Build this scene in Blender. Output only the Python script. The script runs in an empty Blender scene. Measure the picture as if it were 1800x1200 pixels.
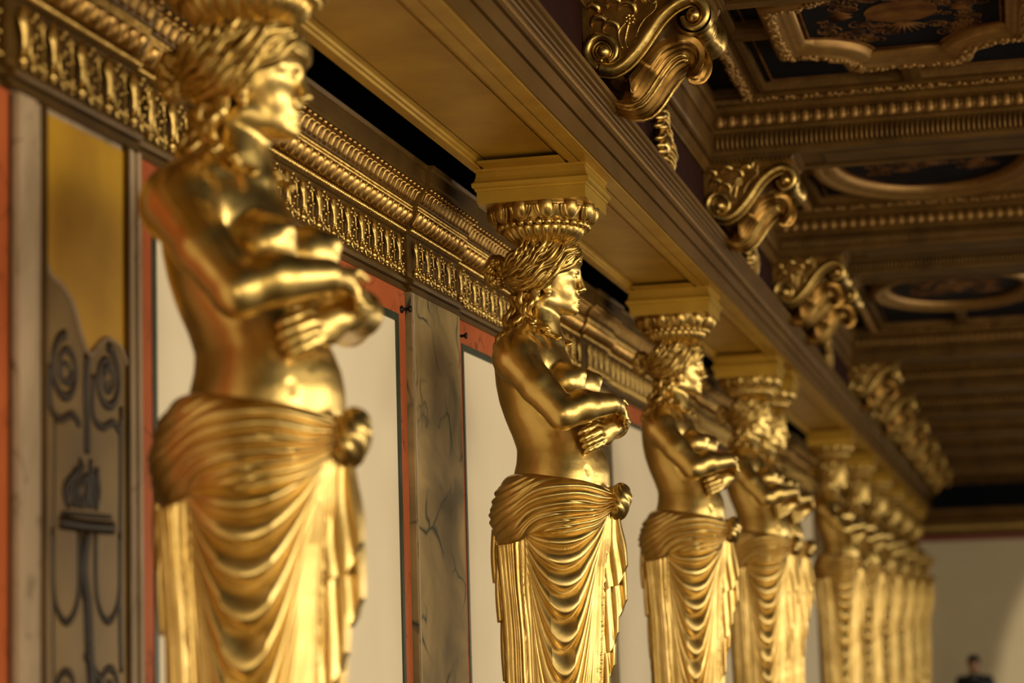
import bpy, math, random
import numpy as np
random.seed(7); RNG = np.random.RandomState(5)
PI = math.pi
FZ = 2.45                     # eye height above the floor: heights read from the photograph are relative to the eye
SC = bpy.context.scene
COL = SC.collection

# ------------------------------------------------------------------ camera, world, lights, exposure
from mathutils import Matrix, Vector
Rx, Ry, Rz = (0.97282205, 0.22976103, -0.02875992), (-0.05714113, 0.11784395, -0.99138675), (-0.22439286, 0.96608627, 0.12777)
cam = bpy.data.cameras.new('camera'); camo = bpy.data.objects.new('camera', cam); COL.objects.link(camo)
mw = Matrix.Identity(4)
for i in range(3):
    mw[i][0] = Rx[i]; mw[i][1] = -Ry[i]; mw[i][2] = -Rz[i]
mw[2][3] = FZ
camo.matrix_world = mw
cam.sensor_width = 36; cam.lens = 3749.55/1800*36
cam.clip_start = .05; cam.clip_end = 200
cam.dof.use_dof = True; cam.dof.focus_distance = 7.2; cam.dof.aperture_fstop = 1.95
SC.camera = camo
SC.view_settings.view_transform = 'Standard'; SC.view_settings.look = 'None'
SC.view_settings.gamma = 1; SC.view_settings.use_curve_mapping = False
SC.view_settings.exposure = -0.09
SC.cycles.use_denoising = True
SC.cycles.max_bounces = 6; SC.cycles.glossy_bounces = 4; SC.cycles.diffuse_bounces = 3
SC.cycles.sample_clamp_indirect = 4
w = bpy.data.worlds.new('world'); SC.world = w; w.use_nodes = True
w.node_tree.nodes['Background'].inputs[0].default_value = (1, .72, .42, 1)
w.node_tree.nodes['Background'].inputs[1].default_value = .012

def area(name, loc, target, sx, sy, power, col):
    l = bpy.data.lights.new(name, 'AREA'); l.shape = 'RECTANGLE'; l.size = sx; l.size_y = sy
    l.energy = power; l.color = col
    o = bpy.data.objects.new(name, l); COL.objects.link(o)
    o.location = loc
    o.rotation_euler = (Vector(target)-Vector(loc)).to_track_quat('-Z', 'Y').to_euler()
    return o
WARM = (1, .80, .52)
#LIGHTS  a row of tall windows along the opposite wall, and the lit hall behind the camera
for wy, wp in ((-4.2, 380), (1.2, 460), (6.6, 310), (12.0, 210), (18.5, 210), (25.0, 170)):
    near = wy < 10
    area('window_light', (7.7, wy, FZ+(.55 if near else -.2)), (-1.6, wy+.6, FZ+(.25 if near else -.3)), 4.0, 3.3 if near else 1.8, wp, (1, .87, .64))
area('hall_light_behind', (1.6, -5.6, FZ-.9), (-1.6, 6.0, FZ+1.2), 3.0, 1.2, 150, (1, .82, .50))
area('window_light_end', (6.5, 31.0, FZ+.6), (1.0, 36.0, FZ+.2), 3.0, 1.2, 50, (1, .80, .42))
sp = bpy.data.lights.new('stage_spot', 'SPOT'); sp.energy = 900; sp.color = (1, .84, .56); sp.spot_size = math.radians(67); sp.spot_blend = .10; sp.shadow_soft_size = .08
spo = bpy.data.objects.new('stage_spot', sp); COL.objects.link(spo); spo.location = (4.0, 29.0, FZ-1.6)
spo.rotation_euler = (Vector((4.0, 36, FZ-1.9))-spo.location).to_track_quat('-Z', 'Y').to_euler()

# ------------------------------------------------------------------ helpers
def mesh(name, V, F, smooth=True):
    me = bpy.data.meshes.new(name)
    V = np.asarray(V, dtype=np.float32).reshape(-1, 3)
    if isinstance(F, np.ndarray):
        n, k = F.shape
        me.vertices.add(len(V)); me.vertices.foreach_set('co', V.ravel())
        me.loops.add(n*k); me.loops.foreach_set('vertex_index', F.astype(np.int32).ravel())
        me.polygons.add(n); me.polygons.foreach_set('loop_start', np.arange(n, dtype=np.int32)*k)
        try: me.polygons.foreach_set('loop_total', np.full(n, k, dtype=np.int32))
        except Exception: pass
        me.update(calc_edges=True); me.validate()
    else:
        me.from_pydata(V.tolist(), [], F); me.update()
    me.polygons.foreach_set('use_smooth', np.full(len(me.polygons), smooth, dtype=bool))
    return me
def obj(name, me, mat=None, parent=None, loc=(0, 0, 0)):
    o = bpy.data.objects.new(name, me); COL.objects.link(o)
    if mat and me and not me.materials: me.materials.append(mat)
    if parent: o.parent = parent
    o.location = loc
    return o
def thing(name, label, cat, loc=(0, 0, 0), group=None):
    o = bpy.data.objects.new(name, None); COL.objects.link(o); o.location = loc
    o['label'] = label; o['category'] = cat
    if group: o['group'] = group
    o.empty_display_size = .1
    return o
def tag(o, label, cat, group=None):
    o['label'] = label; o['category'] = cat
    if group: o['group'] = group
    return o
def struct(o): o['kind'] = 'structure'; return o
def stuff(o): o['kind'] = 'stuff'; return o
def copytree(o, parent=None):
    c = o.copy(); COL.objects.link(c); c.parent = parent
    for ch in list(o.children):
        copytree(ch, c)
    return c

class MB:
    "collects quads and polygons"
    def __init__(s): s.v = []; s.f = []; s.n = 0
    def add(s, V, F):
        V = np.asarray(V, float).reshape(-1, 3); s.v.append(V)
        s.f += [tuple(int(i)+s.n for i in f) for f in F]; s.n += len(V); return s
    def box(s, a, b):
        (x0, y0, z0), (x1, y1, z1) = a, b
        V = [(x0,y0,z0),(x1,y0,z0),(x1,y1,z0),(x0,y1,z0),(x0,y0,z1),(x1,y0,z1),(x1,y1,z1),(x0,y1,z1)]
        return s.add(V, [(3,2,1,0),(4,5,6,7),(0,1,5,4),(1,2,6,5),(2,3,7,6),(3,0,4,7)])
    def grid(s, P, closeu=False, closev=False):
        P = np.asarray(P, float); a, b = P.shape[:2]
        F = []
        for i in range(a if closeu else a-1):
            i2 = (i+1) % a
            for j in range(b if closev else b-1):
                j2 = (j+1) % b
                F.append((i*b+j, i*b+j2, i2*b+j2, i2*b+j))
        return s.add(P, F)
    def tube(s, path, r, n=6, cap=True, flat=None, twist=0, lobes=0, lob=.25, up=None):
        P = np.asarray(path, float); m = len(P)
        r = np.broadcast_to(np.asarray(r, float), (m,))
        T = np.gradient(P, axis=0); T /= np.linalg.norm(T, axis=1)[:, None]+1e-12
        u = np.array(up if up is not None else ([0, 0, 1] if abs(T[0][2]) < .9 else [1, 0, 0]), float)
        R = []
        for i in range(m):
            u = u-T[i]*(u@T[i]); u /= np.linalg.norm(u)+1e-12
            w_ = np.cross(T[i], u)
            a = np.linspace(0, 2*PI, n, endpoint=False)
            rr = r[i]*(1+(lob*np.abs(np.cos(lobes*a/2+twist*i)) - lob/2 if lobes else 0))
            fu = 1 if flat is None else flat
            R.append(P[i]+(np.cos(a)*rr)[:, None]*u*fu+(np.sin(a)*rr)[:, None]*w_)
        s.grid(np.array(R), closev=True)
        if cap:
            k = s.n-m*n
            s.f.append(tuple(k+j for j in range(n))[::-1]); s.f.append(tuple(k+(m-1)*n+j for j in range(n)))
        return s
    def lathe(s, prof, n=32, c=(0, 0, 0), mod=None, axis='z'):
        a = np.linspace(0, 2*PI, n, endpoint=False); R = []
        for k, (r, z) in enumerate(prof):
            rr = r*(mod(a, k) if mod else np.ones(n))
            p = np.stack([rr*np.cos(a), rr*np.sin(a), np.full(n, z)], 1)
            if axis == 'y': p = p[:, [0, 2, 1]]*np.array([1, 1, 1])
            R.append(p+np.array(c))
        return s.grid(np.array(R), closev=True)
    def ball(s, c, r, nu=8, nv=6):
        r = np.broadcast_to(np.asarray(r, float), (3,))
        t = np.linspace(0, PI, nv+1); a = np.linspace(0, 2*PI, nu, endpoint=False)
        P = np.array([[(math.sin(x)*math.cos(y)*r[0]+c[0], math.sin(x)*math.sin(y)*r[1]+c[1], math.cos(x)*r[2]+c[2]) for y in a] for x in t])
        return s.grid(P, closev=True)
    def sweep(s, prof, axis, a, b, cap=True):
        "open profile (u,z) swept straight: axis 'y' means u is x; axis 'x' means u is y"
        P = []
        for q in (a, b):
            P.append([(u, q, z) if axis == 'y' else (q, u, z) for u, z in prof])
        s.grid(P)
        if cap:
            k = s.n-2*len(prof); m = len(prof)
            s.f.append(tuple(k+i for i in range(m))); s.f.append(tuple(k+m+i for i in range(m))[::-1])
        return s
    def loop(s, path, prof, closed=True):
        "path [(x,y)], profile [(outward offset, z)] mitred round the path"
        P = np.asarray(path, float); m = len(P)
        d = np.roll(P, -1, 0)-P; d /= np.linalg.norm(d, axis=1)[:, None]+1e-12
        nrm = np.stack([d[:, 1], -d[:, 0]], 1)
        pn = np.roll(nrm, 1, 0)
        mit = nrm+pn; mit /= (np.sum(mit*nrm, 1))[:, None]+1e-9
        if not closed: mit[0] = nrm[0]; mit[-1] = pn[-1]
        R = [[(P[i][0]+mit[i][0]*o, P[i][1]+mit[i][1]*o, z) for o, z in prof] for i in range(m)]
        return s.grid(R, closeu=closed)
    def out(s, name, mat=None, parent=None, smooth=True, loc=(0, 0, 0)):
        return obj(name, s.me(name, smooth), mat, parent, loc)
    def me(s, name, smooth=True):
        return mesh(name, np.concatenate(s.v), s.f, smooth)

def cr(pts, n=8):
    "Catmull-Rom through points"
    P = np.asarray(pts, float); P = np.vstack([2*P[0]-P[1], P, 2*P[-1]-P[-2]]); out = []
    for i in range(1, len(P)-2):
        for t in np.linspace(0, 1, n, endpoint=False):
            a, b, c, d = P[i-1:i+3]
            out.append(.5*((2*b)+(c-a)*t+(2*a-5*b+4*c-d)*t*t+(3*b-a-3*c+d)*t**3))
    out.append(P[-2]); return np.array(out)

# ------------------------------------------------------------------ materials
def mat(name, col, metal=0, rough=.5, var=None, vscale=6, bump=0, bscale=40, stretch=(1, 1, 1), rvar=0, coat=0):
    m = bpy.data.materials.new(name); m.use_nodes = True; nt = m.node_tree; N = nt.nodes; L = nt.links
    b = N['Principled BSDF']
    b.inputs['Base Color'].default_value = (*col, 1); b.inputs['Metallic'].default_value = metal; b.inputs['Roughness'].default_value = rough
    if coat: b.inputs['Coat Weight'].default_value = coat; b.inputs['Coat Roughness'].default_value = .28
    if var is not None or bump or rvar:
        tc = N.new('ShaderNodeTexCoord'); mp = N.new('ShaderNodeMapping'); L.new(tc.outputs['Object'], mp.inputs[0])
        mp.inputs['Scale'].default_value = stretch
    if var is not None:
        n1 = N.new('ShaderNodeTexNoise'); n1.inputs['Scale'].default_value = vscale; n1.inputs['Detail'].default_value = 5
        L.new(mp.outputs[0], n1.inputs[0])
        r = N.new('ShaderNodeValToRGB'); r.color_ramp.elements[0].position = .32; r.color_ramp.elements[1].position = .68
        r.color_ramp.elements[0].color = (*var, 1); r.color_ramp.elements[1].color = (*col, 1)
        L.new(n1.outputs[0], r.inputs[0]); L.new(r.outputs[0], b.inputs['Base Color'])
    if rvar:
        n3 = N.new('ShaderNodeTexNoise'); n3.inputs['Scale'].default_value = vscale*2.3; n3.inputs['Detail'].default_value = 6
        L.new(mp.outputs[0], n3.inputs[0])
        mr = N.new('ShaderNodeMapRange'); mr.inputs[1].default_value = .3; mr.inputs[2].default_value = .7
        mr.inputs[3].default_value = rough-rvar; mr.inputs[4].default_value = rough+rvar
        L.new(n3.outputs[0], mr.inputs[0]); L.new(mr.outputs[0], b.inputs['Roughness'])
    if bump:
        n2 = N.new('ShaderNodeTexNoise'); n2.inputs['Scale'].default_value = bscale; n2.inputs['Detail'].default_value = 3
        L.new(mp.outputs[0], n2.inputs[0])
        bp = N.new('ShaderNodeBump'); bp.inputs['Strength'].default_value = bump; bp.inputs['Distance'].default_value = .01
        L.new(n2.outputs[0], bp.inputs['Height']); L.new(bp.outputs[0], b.inputs['Normal'])
    return m
GOLD = mat('gilded_bronze', (.73, .512, .172), 1, .34, var=(.54, .365, .10), vscale=7, bump=.06, bscale=60, rvar=.05, coat=.25)
GOLDC = mat('gilded_drapery', (.74, .535, .20), 1, .35, var=(.56, .375, .11), vscale=8, bump=.04, bscale=60, rvar=.06, coat=.25)
GOLDK = mat('gilded_carving', (.68, .475, .155), 1, .33, var=(.40, .255, .07), vscale=14, bump=.08, bscale=60, rvar=.08)
GOLDW = mat('shaded_gilded_wood', (.17, .086, .014), .6, .45, var=(.125, .06, .010), vscale=3, bump=.08, bscale=30, stretch=(1, .35, 1), rvar=.06)  # darker copy of the beam gilding; fascia shade is put into its colour
GOLDA = mat('lit_gilded_wood', (.54, .335, .042), .65, .42, var=(.42, .24, .028), vscale=5, bump=.08, bscale=30)  # lighter copy of the beam gilding, with soffit light put into its colour
GOLDB = mat('brown_shaded_gilding', (.135, .072, .013), .6, .42, var=(.08, .04, .008), vscale=5, bump=.08, bscale=40)  # shade of the cornice recesses and unlit corona put into this brown
GOLDE = mat('entablature_gilding', (.60, .37, .12), 1, .34, var=(.36, .20, .055), vscale=16, bump=.1, bscale=60, rvar=.06)
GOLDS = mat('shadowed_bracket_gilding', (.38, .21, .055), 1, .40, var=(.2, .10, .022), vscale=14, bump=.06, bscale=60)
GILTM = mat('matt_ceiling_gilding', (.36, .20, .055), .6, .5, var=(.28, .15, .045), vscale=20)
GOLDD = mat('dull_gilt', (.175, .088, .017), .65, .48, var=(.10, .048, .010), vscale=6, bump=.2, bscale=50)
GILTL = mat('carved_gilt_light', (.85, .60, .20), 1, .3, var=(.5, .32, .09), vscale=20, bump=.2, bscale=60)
CREAM = mat('cream_wall_fabric', (.78, .665, .47), 0, .85, var=(.74, .625, .435), vscale=2.2, bump=.05, bscale=300)
GREEN = mat('dark_green_stone', (.035, .05, .035), 0, .35, var=(.02, .03, .02), vscale=9)
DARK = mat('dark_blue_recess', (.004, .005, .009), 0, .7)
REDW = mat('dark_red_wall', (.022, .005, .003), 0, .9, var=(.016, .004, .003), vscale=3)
REDW.node_tree.nodes['Principled BSDF'].inputs['Specular IOR Level'].default_value = .1
REDST = mat('red_end_strip', (.22, .03, .015), 0, .45)
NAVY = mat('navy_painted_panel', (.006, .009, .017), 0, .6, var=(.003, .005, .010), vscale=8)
PAINTG = mat('painted_gold_arabesque', (.22, .10, .025), 0, .5, var=(.10, .035, .012), vscale=12)
UMBER = mat('umber_paint', (.028, .014, .006), 0, .5)
for m_ in (NAVY, PAINTG, DARK): m_.node_tree.nodes['Principled BSDF'].inputs['Specular IOR Level'].default_value = .08
OCHRE = mat('ochre_gold_ground', (.74, .42, .025), .35, .42, var=(.56, .29, .02), vscale=4, bump=.06, bscale=90)
OCHRED = mat('brown_gold_ground', (.25, .15, .036), .3, .45, var=(.17, .095, .022), vscale=5, bump=.06, bscale=90)
FLOOR = mat('parquet_floor', (.09, .055, .022), 0, .4, var=(.06, .035, .014), vscale=5, stretch=(1, 6, 1))
PLAST = mat('warm_plaster', (.16, .10, .045), 0, .8, var=(.12, .07, .03), vscale=2)
IRON = mat('dark_iron', (.02, .016, .012), .7, .5)

def marble(name, c0, c1, vein, scale=3, vw=.03, vs=4.0, mz=(1, 1, .45)):
    m = bpy.data.materials.new(name); m.use_nodes = True; nt = m.node_tree; N = nt.nodes; L = nt.links
    b = N['Principled BSDF']; b.inputs['Roughness'].default_value = .45; b.inputs['Specular IOR Level'].default_value = .1
    tc = N.new('ShaderNodeTexCoord'); mp = N.new('ShaderNodeMapping'); L.new(tc.outputs['Object'], mp.inputs[0])
    mp.inputs['Scale'].default_value = mz
    n1 = N.new('ShaderNodeTexNoise'); n1.inputs['Scale'].default_value = scale; n1.inputs['Detail'].default_value = 6; n1.inputs['Distortion'].default_value = .8
    L.new(mp.outputs[0], n1.inputs[0])
    r = N.new('ShaderNodeValToRGB'); e = r.color_ramp.elements
    e[0].position = .33; e[0].color = (*c0, 1); e[1].position = .66; e[1].color = (*c1, 1)
    L.new(n1.outputs[0], r.inputs[0])
    n2 = N.new('ShaderNodeTexNoise'); n2.inputs['Scale'].default_value = vs; n2.inputs['Detail'].default_value = 2; n2.inputs['Distortion'].default_value = .6
    L.new(mp.outputs[0], n2.inputs[0])
    vo = N.new('ShaderNodeTexVoronoi'); vo.feature = 'DISTANCE_TO_EDGE'; vo.inputs['Scale'].default_value = vs
    mx = N.new('ShaderNodeMixRGB'); mx.inputs[0].default_value = .28; L.new(mp.outputs[0], mx.inputs[1]); L.new(n2.outputs['Color'], mx.inputs[2])
    L.new(mx.outputs[0], vo.inputs['Vector'])
    vr = N.new('ShaderNodeMapRange'); vr.inputs[1].default_value = 0; vr.inputs[2].default_value = vw; vr.inputs[3].default_value = 1; vr.inputs[4].default_value = 0
    L.new(vo.outputs['Distance'], vr.inputs[0])
    n4 = N.new('ShaderNodeTexNoise'); n4.inputs['Scale'].default_value = vs*1.3; L.new(mp.outputs[0], n4.inputs[0])
    mr = N.new('ShaderNodeMapRange'); mr.inputs[1].default_value = .42; mr.inputs[2].default_value = .6; L.new(n4.outputs[0], mr.inputs[0])
    mu = N.new('ShaderNodeMath'); mu.operation = 'MULTIPLY'; L.new(vr.outputs[0], mu.inputs[0]); L.new(mr.outputs[0], mu.inputs[1])
    fin = N.new('ShaderNodeMixRGB'); L.new(mu.outputs[0], fin.inputs[0]); L.new(r.outputs[0], fin.inputs[1]); fin.inputs[2].default_value = (*vein, 1)
    L.new(fin.outputs[0], b.inputs['Base Color'])
    return m
REDM = marble('red_scagliola', (.42, .105, .032), (.33, .075, .024), (.09, .02, .008), 3, .03, 7, (1, .8, .8))
MARB = marble('veined_green_marble', (.42, .29, .12), (.14, .105, .05), (.016, .035, .028), 3.0, .035, 3.4, (1, .8, 1.0))
PINKM = marble('pale_marble_strip', (.45, .33, .22), (.30, .22, .13), (.18, .13, .07), 5, .02, 6)
# ------------------------------------------------------------------ implicit-surface sculpting
class SDF:
    def __init__(s, lo, hi, h):
        s.lo = np.array(lo, np.float32); s.h = h
        s.n = np.ceil((np.array(hi)-np.array(lo))/h).astype(int)+1
        s.ax = [s.lo[i]+h*np.arange(s.n[i], dtype=np.float32) for i in range(3)]
        s.f = np.full(s.n, .2, np.float32)
    def _sub(s, lo, hi, m):
        a = np.clip(np.floor((np.array(lo)-m-s.lo)/s.h).astype(int), 0, s.n-1)
        b = np.clip(np.ceil((np.array(hi)+m-s.lo)/s.h).astype(int)+1, 1, s.n)
        sl = tuple(slice(a[i], b[i]) for i in range(3))
        X = s.ax[0][sl[0]][:, None, None]; Y = s.ax[1][sl[1]][None, :, None]; Z = s.ax[2][sl[2]][None, None, :]
        return sl, X, Y, Z
    def _mix(s, sl, d, k, sub=False):
        f = s.f[sl]
        if sub:
            d = -d
            hh = np.clip(.5-.5*(f-d)/k, 0, 1); s.f[sl] = f*(1-hh)+d*hh+k*hh*(1-hh)
        else:
            hh = np.clip(.5+.5*(f-d)/k, 0, 1); s.f[sl] = f*(1-hh)+d*hh-k*hh*(1-hh)
    def ell(s, c, r, k=.02, rot=0, sub=False, tilt=0):
        R = max(r); m = k+.02
        sl, X, Y, Z = s._sub(np.array(c)-R, np.array(c)+R, m)
        X = X-c[0]; Y = Y-c[1]; Z = Z-c[2]
        if rot: X, Y = X*math.cos(rot)+Y*math.sin(rot), -X*math.sin(rot)+Y*math.cos(rot)
        if tilt: X, Z = X*math.cos(tilt)+Z*math.sin(tilt), -X*math.sin(tilt)+Z*math.cos(tilt)
        q = np.sqrt((X/r[0])**2+(Y/r[1])**2+(Z/r[2])**2)
        g = np.sqrt((X/r[0]**2)**2+(Y/r[1]**2)**2+(Z/r[2]**2)**2)+1e-6
        s._mix(sl, (q*(q-1)/g).astype(np.float32), k, sub)
    def cone(s, a, b, r1, r2, k=.015, sub=False):
        a = np.array(a, float); b = np.array(b, float)
        R = max(r1, r2)
        sl, X, Y, Z = s._sub(np.minimum(a, b)-R, np.maximum(a, b)+R, k+.02)
        d = b-a; L = d@d
        t = np.clip(((X-a[0])*d[0]+(Y-a[1])*d[1]+(Z-a[2])*d[2])/L, 0, 1)
        D = np.sqrt((X-a[0]-t*d[0])**2+(Y-a[1]-t*d[1])**2+(Z-a[2]-t*d[2])**2)-(r1+(r2-r1)*t)
        s._mix(sl, D.astype(np.float32), k, sub)
    def chain(s, pts, rs, k=.012, kk=.004):
        for i in range(len(pts)-1): s.cone(pts[i], pts[i+1], rs[i], rs[i+1], k if i == 0 else kk)
    def torso(s, tab, k=.02, twist=None):
        t = np.array(tab, float); o = np.argsort(t[:, 0]); t = t[o]
        sl, X, Y, Z = s._sub((t[:, 1].min(), -t[:, 3].max(), t[0, 0]), (t[:, 2].max(), t[:, 3].max(), t[-1, 0]), .03)
        z = Z.ravel(); F = [np.interp(z, t[:, 0], t[:, i]) for i in (1, 2, 3)]
        kern = np.ones(9)/9
        F = [np.convolve(np.pad(f, 4, 'edge'), kern, 'valid') for f in F]
        bk, fr, hw = [f[None, None, :].astype(np.float32) for f in F]
        cx = (bk+fr)/2; a = (fr-bk)/2
        x = X-cx; y = Y
        if twist:
            th = np.interp(z, [q[0] for q in twist], [q[1] for q in twist])[None, None, :]
            x, y = x*np.cos(th)+y*np.sin(th), -x*np.sin(th)+y*np.cos(th)
        p = 2.25
        q = (np.abs(x/a)**p+np.abs(y/hw)**p)**(1/p)
        d = (q-1)*np.minimum(a, hw)*.85
        d = np.maximum(d, np.maximum(t[0, 0]-Z, Z-t[-1, 0]))
        s._mix(sl, d.astype(np.float32), k)
    def nets(s):
        f = s.f; ins = f < 0
        c = np.zeros(tuple(n-1 for n in f.shape), np.uint8)
        for dx in (0, 1):
            for dy in (0, 1):
                for dz in (0, 1):
                    c += ins[dx:f.shape[0]-1+dx, dy:f.shape[1]-1+dy, dz:f.shape[2]-1+dz]
        act = (c > 0) & (c < 8)
        I = np.argwhere(act); idx = -np.ones(act.shape, np.int64); idx[act] = np.arange(len(I))
        acc = np.zeros((len(I), 3)); cnt = np.zeros(len(I))
        for ax in range(3):
            o = [a for a in range(3) if a != ax]
            for p in (0, 1):
                for q in (0, 1):
                    e0 = I.copy(); e0[:, o[0]] += p; e0[:, o[1]] += q; e1 = e0.copy(); e1[:, ax] += 1
                    a = f[tuple(e0.T)]; b = f[tuple(e1.T)]; m = (a < 0) != (b < 0)
                    t = np.where(m, a/(a-b+1e-20), 0); P = e0.astype(float); P[:, ax] += t
                    acc[m] += P[m]; cnt[m] += 1
        V = acc/np.maximum(cnt, 1)[:, None]*s.h+s.lo
        Fs = []
        for ax in range(3):
            o = [a for a in range(3) if a != ax]
            a = np.take(ins, np.arange(f.shape[ax]-1), ax); b = np.take(ins, np.arange(1, f.shape[ax]), ax)
            E = np.argwhere(a != b); sg = a[tuple(E.T)]
            ok = np.all([(E[:, k] > 0) & (E[:, k] < act.shape[k]) for k in o], 0); E = E[ok]; sg = sg[ok]
            q = []
            for p0, p1 in ((-1, -1), (0, -1), (0, 0), (-1, 0)):
                G = E.copy(); G[:, o[0]] += p0; G[:, o[1]] += p1; q.append(idx[tuple(G.T)])
            q = np.stack(q, 1)
            flip = sg if ax != 1 else ~sg
            q[~flip] = q[~flip][:, ::-1]
            Fs.append(q)
        F = np.concatenate(Fs); F = F[(F >= 0).all(1)]
        # gentle Laplacian smoothing
        n = len(V)
        for _ in range(2):
            S = np.zeros((n, 3)); C = np.zeros(n)
            for k in range(4):
                a, b = F[:, k], F[:, (k+1) % 4]
                for d in range(3):
                    S[:, d] += np.bincount(a, V[b, d], n)+np.bincount(b, V[a, d], n)
                C += np.bincount(a, minlength=n)+np.bincount(b, minlength=n)
            V = V*.5+.5*S/np.maximum(C, 1)[:, None]
        return V, F

ZB = 1.35       # figure meshes have their origin at the plinth top, .75 below eye level
def shift(V): V = np.array(V, float); V[:, 2] += ZB; return V
HA = math.radians(12)      # the head is turned a little away from the hall's near end
def hd(p):
    x, y, z = p; return (x*math.cos(HA)-y*math.sin(HA), x*math.sin(HA)+y*math.cos(HA), z)

def body_mesh():
    s = SDF((-.2, -.31, .30), (.34, .33, 1.30), .0026)
    s.torso([(.985, -.085, .03, .07), (.965, -.13, .055, .115), (.945, -.146, .068, .150), (.92, -.156, .08, .168), (.90, -.160, .092, .172), (.865, -.162, .108, .170), (.80, -.158, .120, .163),
             (.74, -.147, .122, .153), (.68, -.128, .128, .143), (.62, -.105, .172, .136), (.573, -.09, .199, .140), (.53, -.092, .216, .150),
             (.486, -.102, .222, .160), (.43, -.12, .22, .17), (.38, -.13, .20, .17), (.34, -.13, .17, .16)],
            twist=[(.4, -.45), (.55, -.40), (.68, -.12), (.8, -.03), (.95, 0)])
    # breasts
    for y, x in ((-.086, .100), (.088, .118)):
        sg = -1 if y < 0 else 1
        s.ell((x, y, .795), (.072, .069, .067), .018)
        s.cone((x+.030, y+sg*.006, .805), (x+.060, y+sg*.010, .820), .042, .018, .02)
    # collar bones and neck tendons
    for sg in (-1, 1):
        s.cone((.062, sg*.02, .945), (.0, sg*.14, .955), .012, .012, .02)
        s.cone((.058, sg*.012, .955), (.0, sg*.055, 1.08), .012, .014, .02)
        s.cone((-.01, sg*.05, .985), (-.05, sg*.15, .94), .045, .045, .04)
    s.cone((.004, 0, .93), (.012, 0, 1.09), .067, .056, .03)
    # navel and belly modelling
    s.cone((.180, -.122, .490), (.184, -.122, .478), .001, .001, .020, sub=True)
    s.cone((.215, -.03, .60), (.205, -.075, .53), .001, .001, .016, sub=True)
    # near (right) arm
    s.ell((-.045, -.192, .878), (.084, .070, .086), .035)
    s.cone((-.045, -.205, .87), (.035, -.232, .772), .070, .063, .02)
    s.cone((.035, -.232, .772), (.122, -.245, .672), .063, .055, .012)
    s.cone((.120, -.242, .672), (.180, -.200, .698), .056, .056, .012)
    s.cone((.180, -.200, .698), (.262, -.125, .708), .056, .036, .014)
    # near hand hangs over the other wrist
    s.cone((.262, -.125, .712), (.276, -.075, .706), .031, .027, .01)
    s.ell((.281, -.055, .700), (.019, .034, .028), .012)
    for i in range(4):
        b0 = np.array((.284-.001*i, -.066+.017*i, .706-.003*i)); L = (.026, .030, .030, .025)[i]
        p1 = b0+np.array((.012, .010, -.018)); p2 = p1+np.array((.006, .007, -.95*L)); p3 = p2+np.array((-.004, .004, -.6*L))
        s.chain([b0, p1, p2, p3], [.0118, .0108, .0098, .0080], .008)
    s.chain([(.268, -.05, .726), (.286, -.02, .728), (.296, .0, .716)], [.013, .011, .008], .01)
    # far (left) arm
    s.ell((-.045, .192, .878), (.080, .068, .082), .035)
    s.cone((-.045, .205, .87), (.14, .25, .66), .066, .050, .02)
    s.cone((.14, .25, .665), (.232, .10, .660), .052, .052, .010)
    s.cone((.232, .10, .660), (.248, .005, .652), .052, .043, .010)
    # far hand lies under the near forearm, fingers towards the viewer's lower left
    s.cone((.248, .005, .650), (.240, -.035, .632), .042, .036, .012)
    s.ell((.228, -.052, .616), (.030, .038, .044), .014, rot=-.5)
    base = [(.203, -.092, .640), (.214, -.100, .619), (.219, -.100, .598), (.217, -.092, .577)]
    d1 = [(-.020, -.026, -.012), (-.022, -.028, -.014), (-.021, -.026, -.014), (-.018, -.023, -.013)]
    for i in range(4):
        b0 = np.array(base[i]); v1 = np.array(d1[i])
        p1 = b0+v1; v2 = v1*.70+np.array((-.008, .005, -.003)); p2 = p1+v2; v3 = v2*.62+np.array((-.004, .006, -.002)); p3 = p2+v3
        s.chain([np.array((.232, -.055, .628-.010*i)), b0, b0+(p1-b0)*.92, b0+(p2-b0)*.88, b0+(p3-b0)*.82], [.014, .0140, .0125, .0115, .0095], .007, .003)
    s.chain([(.222, -.04, .652), (.196, -.075, .658), (.172, -.095, .652)], [.016, .013, .009], .008, .004)
    # head
    E = lambda c, r, k=.012, **kw: s.ell(hd(c), r, k, rot=HA, **kw)
    C = lambda a, b, r1, r2, k=.008, **kw: s.cone(hd(a), hd(b), r1, r2, k, **kw)
    E((.012, 0, 1.205), (.125, .088, .102), .01)
    E((.058, 0, 1.150), (.074, .061, .090), .02)
    E((.080, 0, 1.205), (.063, .060, .052), .02)
    C((.020, 0, 1.10), (.080, 0, 1.095), .050, .045, .03)
    for g in (-1, 1):
        E((.080, g*.029, 1.134), (.040, .031, .038), .02)
        C((.100, g*.008, 1.066), (.028, g*.047, 1.096), .019, .025, .02)
        C((.134, g*.014, 1.2), (.108, g*.048, 1.196), .009, .010, .014)
        E((.136, g*.034, 1.180), (.013, .017, .0105), .007, sub=True)
        E((.1155, g*.032, 1.179), (.0135, .0155, .0120), .002)
        a0, a1, a2, a3 = (.128, g*.018, 1.181), (.131, g*.028, 1.188), (.126, g*.040, 1.187), (.112, g*.050, 1.179)
        C(a0, a1, .0030, .0042, .002); C(a1, a2, .0042, .0042, .002); C(a2, a3, .0042, .0030, .002)
        a1, a2 = (.127, g*.028, 1.1705), (.122, g*.040, 1.171)
        C(a0, a1, .0026, .0030, .002); C(a1, a2, .0030, .0030, .002); C(a2, a3, .0030, .0024, .002)
        E((.139, g*.0115, 1.1275), (.0120, .0070, .0080), .007)
        E((.026, g*.078, 1.138), (.017, .010, .028), .006)
        E((.032, g*.078, 1.118), (.011, .009, .012), .004)
    C((.136, 0, 1.196), (.153, 0, 1.136), .0095, .0115, .010)
    E((.1535, 0, 1.132), (.0118, .0105, .0090), .006)
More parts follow.
